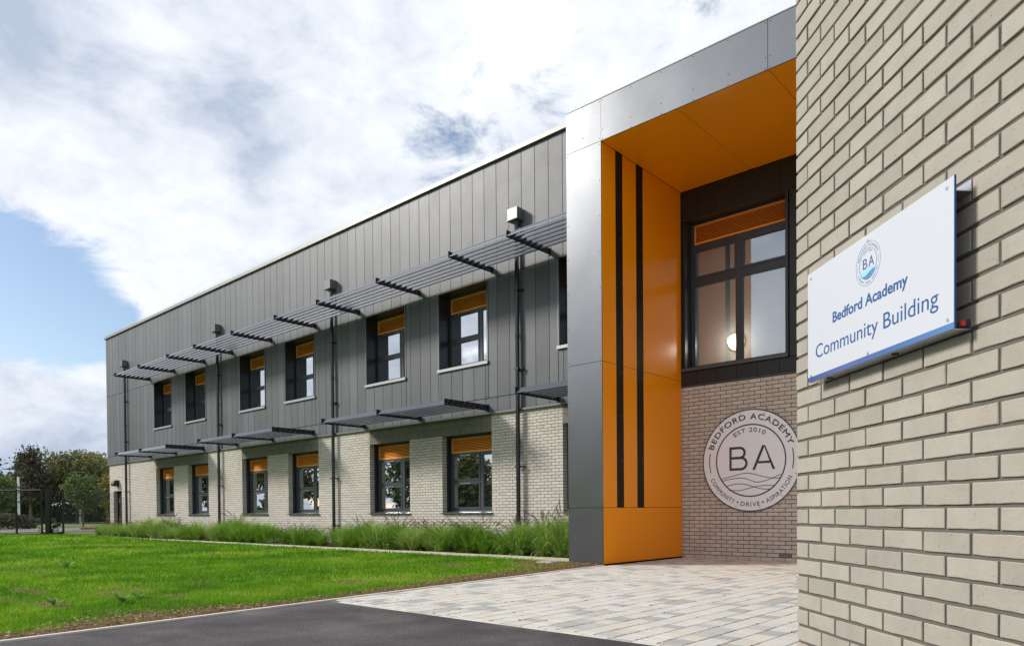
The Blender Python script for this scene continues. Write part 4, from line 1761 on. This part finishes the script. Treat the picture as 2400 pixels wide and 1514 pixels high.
# ------------------------------------------------------------------ ornamental grass
def clump_mesh(seed, n=620, lean=0.0):
    r = np.random.default_rng(seed)
    segs = 4
    az = r.uniform(0, 2 * PI, n)
    L = r.uniform(.45, 1.0, n) * .98
    th0 = np.radians(np.abs(r.normal(0, 26, n)) + 3)         # first tilt from the vertical
    bend = np.radians(r.uniform(45, 120, n)) * (L / .9)
    w0 = r.uniform(.004, .0085, n)
    rb = r.uniform(0, .11, n)
    ra = r.uniform(0, 2 * PI, n)
    p = np.stack([rb * np.cos(ra), rb * np.sin(ra), np.zeros(n)], 1)
    side = np.stack([-np.sin(az), np.cos(az), np.zeros(n)], 1)
    V = np.zeros((n, (segs + 1) * 2, 3), np.float32)
    for k in range(segs + 1):
        f = k / segs
        w = w0 * (1 - f) ** .6 * (1 if k < segs else 0) + .0006
        V[:, 2 * k] = p + side * w[:, None]
        V[:, 2 * k + 1] = p - side * w[:, None]
        th = th0 + bend * f * f * 1.25
        st = L / segs
        p = p + np.stack([np.sin(th) * np.cos(az) * st, np.sin(th) * np.sin(az) * st, np.cos(th) * st], 1)
        p[:, 2] = np.maximum(p[:, 2], .02)
    F = []
    base = np.arange(n) * (segs + 1) * 2
    for k in range(segs):
        F.append(np.stack([base + 2 * k, base + 2 * k + 1, base + 2 * k + 3, base + 2 * k + 2], 1))
    F = np.concatenate(F)
    return V.reshape(-1, 3), F


def plume_mesh(seed, n=12):
    r = random.Random(seed)
    m = MB()
    for i in range(n):
        az = r.uniform(0, 2 * PI)
        L = r.uniform(.95, 1.3)
        th = math.radians(abs(r.gauss(0, 14)) + 3)
        bend = math.radians(r.uniform(30, 95))
        p = Vector((r.uniform(-.06, .06), r.uniform(-.06, .06), .05))
        pts = [p.copy()]
        dirs = []
        for k in range(8):
            t = th + bend * (k / 8) ** 2
            d = Vector((math.sin(t) * math.cos(az), math.sin(t) * math.sin(az), math.cos(t)))
            p = p + d * L / 8
            pts.append(p.copy())
            dirs.append(d)
        m.tube(pts, .0022, 3, False)
        # bottle-brush head over the last fifth
        a, b = pts[-3], pts[-1]
        for q in range(80):
            f = q / 80
            c = a.lerp(b, f) + (b - a) * .25 * f
            rad = .045 * math.sin(PI * min(f * .9 + .08, 1)) ** .7
            w = r.uniform(0, 2 * PI)
            d = Vector((math.cos(w), math.sin(w), r.uniform(.1, .9))).normalized()
            s = d.cross(Vector((0, 0, 1))).normalized() * .0075
            e2 = c + d * rad
            m.add([c - s, c + s, e2], [(0, 1, 2)])
    return m


CL = []
for s_ in range(6):
    V, F = clump_mesh(100 + s_, 560 + 60 * s_)
    o = np_mesh('ornamental_grass', V, 4, F, ORN)
    COL.objects.unlink(o)
    CL.append(o.data)
    bpy.data.objects.remove(o)
PL = [plume_mesh(200 + s_, 10 + 2 * s_).mesh('flower_plume', PLUME) for s_ in range(3)]
MARKS = [('the grey portico', -7.83), ('the downpipe next to the portico', -11.6), ('the downpipe between the middle windows', -19.42), ('the second downpipe from the far end', -27.15), ('the far door downpipe', -36.6)]
ORD = ['first', 'second', 'third', 'fourth', 'fifth', 'sixth', 'seventh', 'eighth', 'ninth', 'tenth', 'eleventh', 'twelfth', 'thirteenth', 'fourteenth', 'fifteenth', 'sixteenth', 'seventeenth', 'eighteenth', 'nineteenth', 'twentieth']
ctr = {}
for row, (yy, step, sc) in enumerate(((11.2, .49, 1.06), (11.95, .54, 1.06))):
    x = -8.35 - .2 * row
    while x > (-34.6 if row == 0 else -37.0):
        xx = x + random.uniform(-.12, .12)
        big = .56 + .66 * float(fbm(np.array(xx * .55), np.array(yy), 51)) + random.uniform(-.16, .16)
        if row == 1: big *= 1.0
        if random.random() < .035:
            x -= step * .8
            continue
        o = bpy.data.objects.new('ornamental_grass', random.choice(CL))
        o.location = (xx, yy + random.uniform(-.1, .1), .01)
        o.rotation_euler = (random.uniform(-.06, .06), random.uniform(-.06, .06), random.uniform(0, 2 * PI))
        o.scale = (big * sc, big * sc, big * sc * random.uniform(.68, .98))
        link(o)
        mk = [mm for mm in MARKS if mm[1] > x][-1]
        key = (row, mk[0])
        i_ = ctr.get(key, 0)
        ctr[key] = i_ + 1
        fl = (float(vnoise(np.array(xx * .8), np.array(yy * 3.0), 61)) > .66) or (random.random() < .06)
        where = 'kerb-side' if row == 0 else 'wall-side'
        tag(o, f'{ORD[min(i_, 19)]} {"plumed" if fl else "plain"} grass clump past {mk[1] if False else mk[0]}, {where} row', 'ornamental grass', 'ornamental grass clumps in the bed', 'thing')
        if fl:
            q = bpy.data.objects.new('flower_plume', random.choice(PL))
            q.rotation_euler = (0, 0, random.uniform(0, 6))
            q.scale = (.82, .82, .80)
            link(q, o, local=True)
        x -= step

# white daisies at the kerb
for (x, y, nf, lab) in ((-32.8, 10.95, 26, 'white daisies at the kerb near the far end of the bed'), (-27.8, 10.92, 22, 'white daisies at the kerb below the second downpipe from the far end'),
                        (-19.2, 10.84, 34, 'widest patch of white daisies at the kerb by the middle downpipe'), (-14.5, 10.86, 16, 'small bunch of white daisies at the kerb below a ground floor window')):
    m = MB()
    st = MB()
    for i in range(nf):
        a, b_ = random.gauss(0, .32), random.uniform(-.08, .12)
        h = random.uniform(.05, .2)
        c = Vector((a, b_, h))
        for k in range(5):
            w = k * 1.2566 + random.random()
            u = Vector((math.cos(w), math.sin(w) * .7 - .3, random.uniform(0, .6))) * .03
            v_ = Vector((-math.sin(w), math.cos(w), 0)) * .011
            m.add([c, c + u * .6 + v_, c + u, c + u * .6 - v_], [(0, 1, 2, 3)])
        st.tube([(a, b_, 0), tuple(c)], .003, 3, False)
    o = m.build('daisy_plant', PETAL)
    o.location = (x, y, .01)
    tag(o, lab, 'daisies', 'white daisies along the bed')
    WM[o] = o.matrix_basis.copy()
    st.build('stem', ORN, o, local=True, kind='stuff')

# weeds in the lawn
for i, (x, y, s_, lab) in enumerate(((-7.94, 2.78, .16, 'pale grey green thistle rosette in the thin lawn close to the asphalt'), (-8.2, 3.05, .13, 'small leafy weed just behind the pale thistle in the lawn'),
                                     (-8.3, 2.27, .15, 'low spreading weed on the bare patch by the asphalt path'), (-13.9, 4.0, .22, 'taller weed standing alone in the middle of the lawn'))):
    m = MB()
    for k in range(16):
        w = random.uniform(0, 2 * PI)
        L = s_ * random.uniform(.6, 1.1)
        d = Vector((math.cos(w) * .7, math.sin(w) * .7, random.uniform(.3, 1.1)))
        sd = Vector((-math.sin(w), math.cos(w), 0)) * L * .16
        p0 = Vector((0, 0, .01))
        p1 = p0 + d * L * .5
        p2 = p0 + Vector((d.x, d.y, d.z * .8)) * L
        m.add([p0, p1 + sd, p2, p1 - sd], [(0, 1, 2, 3)])
    o = m.build('weed_plant', WEED)
    o.location = (x, y, .02)
    tag(o, lab, 'weed', 'weeds in the lawn')

# ------------------------------------------------------------------ gate and mesh fence at the far end
LV = Vector((-math.cos(YAW), -math.sin(YAW), 0))
P0 = Vector((-35.5, 10.1, 0))


GATEM = M('matt_black_paint', (0.006, 0.006, 0.008), 0.6)


def gp_(s, z): return P0 + LV * s + Vector((0, 0, z))


GT = empty('gate', tuple(P0 + LV * 2.4))
tag(GT, 'wide black framed mesh gate across the end of the lawn', 'gate')


def bar(a, b, w, mat, name, parent, kind=None):
    a, b = Vector(a), Vector(b)
    m = MB()
    m.tube([a, b], w, 4)
    return m.build(name, mat, parent, kind=kind)


bar(gp_(.93, 2.03), gp_(6.2, 2.03), .035, GATEM, 'top_rail', GT)
bar(gp_(.93, .10), gp_(6.2, .10), .05, GATEM, 'bottom_rail', GT)
for s_ in (.93, 2.03, 6.2):
    bar(gp_(s_, .06), gp_(s_, 2.06), .04, GATEM, 'upright', GT)


def mesh_panel(a, b, z0, z1, parent):
    m = MB()
    a, b = Vector(a), Vector(b)
    L = (b - a).length
    n = int(L / .055)
    for i in range(n + 1):
        p = a.lerp(b, i / n)
        m.tube([p + Vector((0, 0, z0)), p + Vector((0, 0, z1))], .0042, 3, False)
    k = z0
    while k <= z1:
        m.tube([a + Vector((0, 0, k)), b + Vector((0, 0, k))], .004, 3, False)
        k += .2
    return m.build('mesh_wires', GATEM, parent, kind='stuff')


mesh_panel(gp_(.93, 0), gp_(6.2, 0), .1, 2.03, GT)
FP = empty('gate_post', tuple(gp_(.65, 0)))
tag(FP, 'thick square black gate post beside the fallen machine', 'post')
m = MB()
p = gp_(.65, 0)
m.tube([p, p + Vector((0, 0, 2.08))], .12, 4)
m.build('post', GATEM, FP)
FN = empty('mesh_fence', tuple(P0))
tag(FN, 'short black wire mesh fence from thin post to the building corner', 'fence')
bar(P0, P0 + Vector((0, 0, 2.06)), .045, GATEM, 'post', FN)
mesh_panel(P0, (-37.7, 13.1, 0), .05, 2.0, FN)
mesh_panel(gp_(.6, 0), P0, .05, 2.0, FN)

# machine lying before the gate post
MC = empty('garden_machine', (-36.2, 9.7, 0))
tag(MC, 'small black machine with a red fitting lying on the grass by the gate post', 'machine')


def mp(u, v, z):  # u along the gate to the right, v towards the camera
    q = Vector((-36.15, 9.72, 0)) - LV * u + Vector((math.sin(YAW), -math.cos(YAW), 0)) * v
    return (q.x, q.y, z)


def mbar(name, pts, r, mat, n=6):
    m = MB()
    m.tube([mp(*q) for q in pts], r, n)
    m.build(name, mat, MC)


def mbox(name, u0, u1, v0, v1, z0, z1, mat, lift=0.0):
    m = MB()
    c = [mp(u0, v0, z0), mp(u1, v0, z0 + lift), mp(u1, v1, z0 + lift), mp(u0, v1, z0), mp(u0, v0, z1), mp(u1, v0, z1 + lift), mp(u1, v1, z1 + lift), mp(u0, v1, z1)]
    m.add(c, [(0, 3, 2, 1), (4, 5, 6, 7), (0, 1, 5, 4), (1, 2, 6, 5), (2, 3, 7, 6), (3, 0, 4, 7)])
    m.build(name, mat, MC)


mbox('deck', -.05, .55, -.2, .2, .06, .15, BLACK_METAL, .04)
mbox('body', -.05, .18, -.15, .15, .14, .30, BLACK_METAL, .05)
mbox('cushion', .22, .46, -.12, .12, .40, .50, BLACK_METAL, .05)
mbar('handle', [(-.05, 0, .12), (-.42, 0, .05), (-.45, 0, .28), (.3, 0, .42)], .022, BLACK_METAL)
mbar('support', [(.12, 0, .15), (.2, 0, .35), (.36, 0, .42)], .022, BLACK_METAL)
mbox('bottle', .24, .40, -.06, .06, .18, .36, WHITE_P, .02)
mbar('red_fitting', [(-.30, .05, .16), (-.22, .05, .17), (-.12, .05, .16)], .06, RED, 8)
mbar('silver_tube', [(-.3, 0, .30), (.05, 0, .36)], .015, STEEL)

# ------------------------------------------------------------------ beyond the fence
def tree(name, loc, lobes, n, leaf, mat, label, trunk_h, tr, lean=0, group='trees beyond the fence', limbs=5, seed=0):
    r = np.random.default_rng(seed)
    root = empty(name, loc)
    tag(root, label, 'tree', group)
    L = np.array(lobes, float)           # x y z rx ry rz
    wts = (L[:, 3] * L[:, 4] * L[:, 5]) ** .75
    pick = r.choice(len(L), n, p=wts / wts.sum())
    d = r.normal(size=(n, 3))
    d /= np.linalg.norm(d, axis=1)[:, None]
    rad = r.uniform(.25, 1.0, n) ** .45
    c = L[pick, :3] + d * rad[:, None] * L[pick, 3:]
    # clumping: pull leaves towards random twig ends
    tw = c[r.integers(0, n, n // 14)]
    j = r.integers(0, len(tw), n)
    near = tw[j]
    c = np.where((r.random(n) < .6)[:, None], near + r.normal(0, leaf * 1.5, (n, 3)), c)
    u = r.normal(size=(n, 3))
    u /= np.linalg.norm(u, axis=1)[:, None]
    v = np.cross(u, r.normal(size=(n, 3)))
    v /= np.linalg.norm(v, axis=1)[:, None]
    s = leaf * r.uniform(.5, 1.3, n)[:, None]
    V = np.stack([c + u * s, c + v * s * .5, c - u * s, c - v * s * .5], 1) + np.array(loc)
    np_mesh('crown', V.reshape(-1, 3), 4, np.arange(4 * n), mat, root)
    m = MB()
    top = Vector((lean, 0, trunk_h))
    m.tube([Vector(loc), Vector(loc) + top * .5 + Vector((tr, 0, 0)), Vector(loc) + top], [tr * 1.25, tr, tr * .7], 8)
    rr = random.Random(seed)
    for k in range(limbs):
        l = L[rr.randrange(len(L))]
        e_ = Vector(loc) + Vector(l[:3]) + Vector((rr.uniform(-.4, .4) * l[3], rr.uniform(-.4, .4) * l[4], rr.uniform(0, .6) * l[5]))
        s_ = Vector(loc) + top * rr.uniform(.75, 1.0)
        m.tube([s_, s_.lerp(e_, .5) + Vector((0, 0, .1 * l[5])), e_], [tr * .5, tr * .3, tr * .08], 5, False)
    m.build('trunk', BARK, root)
    return root


def lob(n, R, H, z0, seed, jag=.45):
    r = random.Random(seed)
    out = []
    for i in range(n):
        z = z0 + (H - z0) * (i + .5) / n
        f = math.sin(PI * min(.18 + .74 * (i + .5) / n, 1))
        for k in range(3):
            a = r.uniform(0, 2 * PI)
            q = R * f * r.uniform(.3, .75)
            s = R * f * r.uniform(.35, .62) + .15
            out.append((math.cos(a) * q, math.sin(a) * q, z + r.uniform(-.3, .3), s, s, s * r.uniform(.6, 1.0)))
    return out


tree('round_tree', (-63.3, 19.4, 0), lob(4, 1.35, 3.65, 1.75, 3), 5200, .10, F_GREEN, 'small round topped green tree with a thin pale trunk beyond the fence', 1.9, .055, seed=3)
tree('broad_tree', (-95, 28.6, 0), lob(5, 5.2, 8.3, 2.6, 8), 11500, .20, F_OLIVE, 'broad olive brown tree rising behind the small round tree', 3.5, .25, seed=8)
tree('broad_tree', (-98, 32.8, 0), lob(5, 4.2, 7.9, 2.0, 18), 12000, .20, F_OLIVE, 'olive brown tree crown that meets the building corner', 3.4, .25, seed=18)
tree('spiky_tree', (-93.5, 23.4, 0), lob(7, 2.3, 8.2, 2.4, 9) + [(0, 0, 7.6, .7, .7, 1.2), (.2, .3, 8.0, .35, .35, .9)], 4200, .19, F_RED, 'thin plum tinted tree with a pointed open top', 6.5, .14, seed=9, limbs=9)
tree('leafy_tree', (-69.0, 14.3, 0), lob(4, 1.9, 3.9, 1.3, 4), 6000, .14, F_GREEN, 'green tree right behind the gate in front of the dark conifer', 1.6, .07, seed=4)
tree('conifer', (-108, 22.3, 0), lob(5, 2.6, 7.6, 1.0, 5), 4200, .25, F_DARK, 'dark conifer top showing above the green tree by the gate', 5, .2, seed=5)
tree('dark_tree', (-99, 26.0, 0), lob(4, 4.0, 5.6, 2.0, 6), 6000, .27, F_DARK, 'dark dense tree filling the gap below the pointed plum tree', 2.4, .2, seed=6)
tree('dark_tree', (-101, 20.2, 0), lob(4, 3.6, 5.8, 1.9, 16), 5000, .27, F_DARK, 'dark tree low behind the pale lamp post and the gate', 2.4, .2, seed=16)
tree('dark_tree', (-90, 30.4, 0), lob(4, 3.0, 4.9, 1.8, 26), 5000, .25, F_DARK, 'dark low tree in shade behind the small round tree', 2.2, .2, seed=26)
tree('yellow_tree', (-66.6, 22.6, 0), lob(6, 1.15, 4.6, .9, 7), 4200, .12, F_YEL, 'yellowing narrow tree tight against the building corner', 1.5, .06, seed=7)


def hedge(x0, y0, x1, y1, h, w, n, leaf, mat, name, label, seed):
    r = np.random.default_rng(seed)
    t = r.random(n)
    off = r.normal(0, 1, n) * w * .35
    dx, dy = x1 - x0, y1 - y0
    ln = math.hypot(dx, dy)
    hz = h * (.75 + .5 * fbm(t * 7, t * 0, seed))
    c = np.stack([x0 + dx * t - dy / ln * off, y0 + dy * t + dx / ln * off, r.random(n) ** .7 * hz * np.clip(np.minimum(t, 1 - t) * 9, .25, 1)], 1)
    u = r.normal(size=(n, 3)); u /= np.linalg.norm(u, axis=1)[:, None]
    v = np.cross(u, r.normal(size=(n, 3))); v /= np.linalg.norm(v, axis=1)[:, None]
    s = leaf * r.uniform(.5, 1.3, n)[:, None]
    V = np.stack([c + u * s, c + v * s * .5, c - u * s, c - v * s * .5], 1)
    o = np_mesh(name, V.reshape(-1, 3), 4, np.arange(4 * n), mat, label=label, cat='hedge')
    return o


hedge(-66.0, 10.5, -59.6, 14.9, 1.05, 1.2, 9000, .09, F_RED, 'hedge', 'low brownish hedge beyond the gate', 71)
hedge(-112, 10, -101, 38, 2.2, 2.0, 8000, .24, F_DARK, 'hedge', 'dark tall hedge along the far side of the field', 72)


def post(name, x, y, h, r, label, head):
    root = empty(name, (x, y, 0))
    tag(root, label, 'lamp post', 'pale lamp posts beyond the fence')
    m = MB()
    m.tube([(x, y, -.05), (x, y, h)], [r, r * .7], 8)
    m.build('pole', WHITE_P, root)
    if head:
        m = MB()
        m.box(x - .5, y - .5, h, x + .5, y + .5, h + .06)
        m.build('lamp_head', WHITE_P, root)


post('lamp_post', -88.5, 21.1, 4.95, .15, 'thick pale lamp post seen over the gate', False)
post('lamp_post', -92.6, 28.1, 5.84, .11, 'thin pale lamp post with flat head behind the small round tree', True)


def facing_box(name, px0, px1, D, z0, z1, depth, mat, parent, local_d=0):
    """upright box square to the line of sight at distance D, between two bearings"""
    def at(px, d):
        u = (px - 1200) / 1681.0
        p = fw0 * d + rt0 * (u * D)
        return p
    a, b = at(px0, D + local_d), at(px1, D + local_d)
    c, d = at(px1, D + local_d + depth), at(px0, D + local_d + depth)
    m = MB()
    m.add([(p.x, p.y, z0) for p in (a, b, c, d)] + [(p.x, p.y, z1) for p in (a, b, c, d)],
          [(0, 3, 2, 1), (4, 5, 6, 7), (0, 1, 5, 4), (1, 2, 6, 5), (2, 3, 7, 6), (3, 0, 4, 7)])
    return m.build(name, mat, parent)


GREENP = M('green_sheet', (0.012, 0.075, 0.05), 0.6, nz=0.2, nscale=2)
GREEND = M('dark_green_sheet', (0.01, 0.03, 0.026), 0.6, nz=0.2, nscale=2)
BLUEP = M('blue_sheet', (0.035, 0.06, 0.13), 0.5)
GREYP = M('pale_grey_sheet', (0.45, 0.46, 0.48), 0.6)
CARP = M('silver_car_paint', (0.55, 0.57, 0.6), 0.3, 0.3)
DGL = M('dark_car_glass', (0.015, 0.018, 0.022), 0.1)
GC = empty('green_container', tuple(fw0 * 90 + rt0 * (-57)))
tag(GC, 'dark green storage container beyond the fence under the trees', 'container')
facing_box('body', 132, 182, 90, 0, .98, 2.4, GREENP, GC)
facing_box('lid', 131, 183, 90, .98, 1.10, 2.5, GREEND, GC)
GC = empty('green_screen_fence', tuple(fw0 * 91 + rt0 * (-53)))
tag(GC, 'dark green screen fence between the container and the building corner', 'fence')
for k in range(5):
    facing_box('screen_panel', 183 + k * 15, 197 + k * 15, 91, 0, .95, .1, GREEND, GC)
BC = empty('blue_container', tuple(fw0 * 93 + rt0 * (-61)))
tag(BC, 'long blue container behind the parked silver car', 'container')
facing_box('body', 70, 124, 93, 0, 1.25, 2.5, BLUEP, BC)
facing_box('lid', 69, 125, 93, 1.25, 1.33, 2.6, GREEND, BC)
SH = empty('grey_shed', tuple(fw0 * 95 + rt0 * (-65)))
tag(SH, 'small pale grey shed with a flat roof beyond the hedge', 'shed')
facing_box('wall', 33, 66, 95, 0, 1.35, 2.5, GREYP, SH)
facing_box('roof', 31, 68, 95, 1.35, 1.45, 2.7, BLUEP, SH)
CR = empty('parked_car', tuple(fw0 * 86 + rt0 * (-57)))
tag(CR, 'parked silver car half hidden by trunks and fence', 'car')
facing_box('body', 68, 110, 86, .22, .62, 1.7, CARP, CR)
facing_box('cabin', 76, 102, 86, .62, .95, 1.5, CARP, CR, .1)
facing_box('window', 78, 88, 86, .66, .90, .05, DGL, CR, .04)
facing_box('window', 90, 100, 86, .66, .90, .05, DGL, CR, .04)
for px in (76, 101):
    q = fw0 * 85.95 + rt0 * ((px - 1200) / 1681 * 86)
    m = MB()
    m.disc((q.x, q.y, .22), .22, tuple(fw0), .2, 12)
    m.build('wheel', BLACK, CR)
# low row of bricks edging the planting
BE = empty('brick_edging', (-52, 17.5, 0))
tag(BE, 'low broken row of red bricks edging the ground beyond the mesh fence', 'edging')
REDB = M('red_brick', (0.40, 0.20, 0.12), 0.85, var=.2)
for k in range(9):
    q = fw0 * (46 + k * .15) + rt0 * ((192 + k * 5.2 - 1200) / 1681 * 46)
    m = MB()
    m.box(-.07, -.1, 0, .07, .1, .14)
    o = m.build('brick', REDB)
    COL.objects.unlink(o)
    o.location = (q.x, q.y, 0)
    o.rotation_euler = (0, 0, YAW + random.uniform(-.3, .3))
    link(o, BE)

# trees across the field that the ground floor windows mirror
k = 0
TL = []
labs = ['tall dark tree mirrored in the windows', ]
FT = [(-30, -46, 14), (-40, -47, 15.5), (-50, -45, 14), (-61, -45, 9.5), (-70, -42, 9), (-76, -38, 13), (-82, -31, 14.5), (-87, -25, 15), (-91, -19, 15), (-95, -12, 15), (-98, -5, 14)]
for i, (x, y, hh) in enumerate(FT):
    nm = ['dark', 'olive', 'green'][i % 3]
    tree('field_tree', (x, y, 0), lob(6, 4.9, hh, .8, 40 + i), 4600, .42, [F_DARK, F_OLIVE, F_GREEN][i % 3], f'{nm} leafy tree, {ORD[i]} of the row mirrored in the ground floor windows', hh * .45, .2, group='trees mirrored in the windows', seed=40 + i)
hedge(-15, -41, -72, -40, 2.4, 2.5, 9000, .28, F_DARK, 'hedge', 'dark hedge under the trees mirrored in the windows', 77)
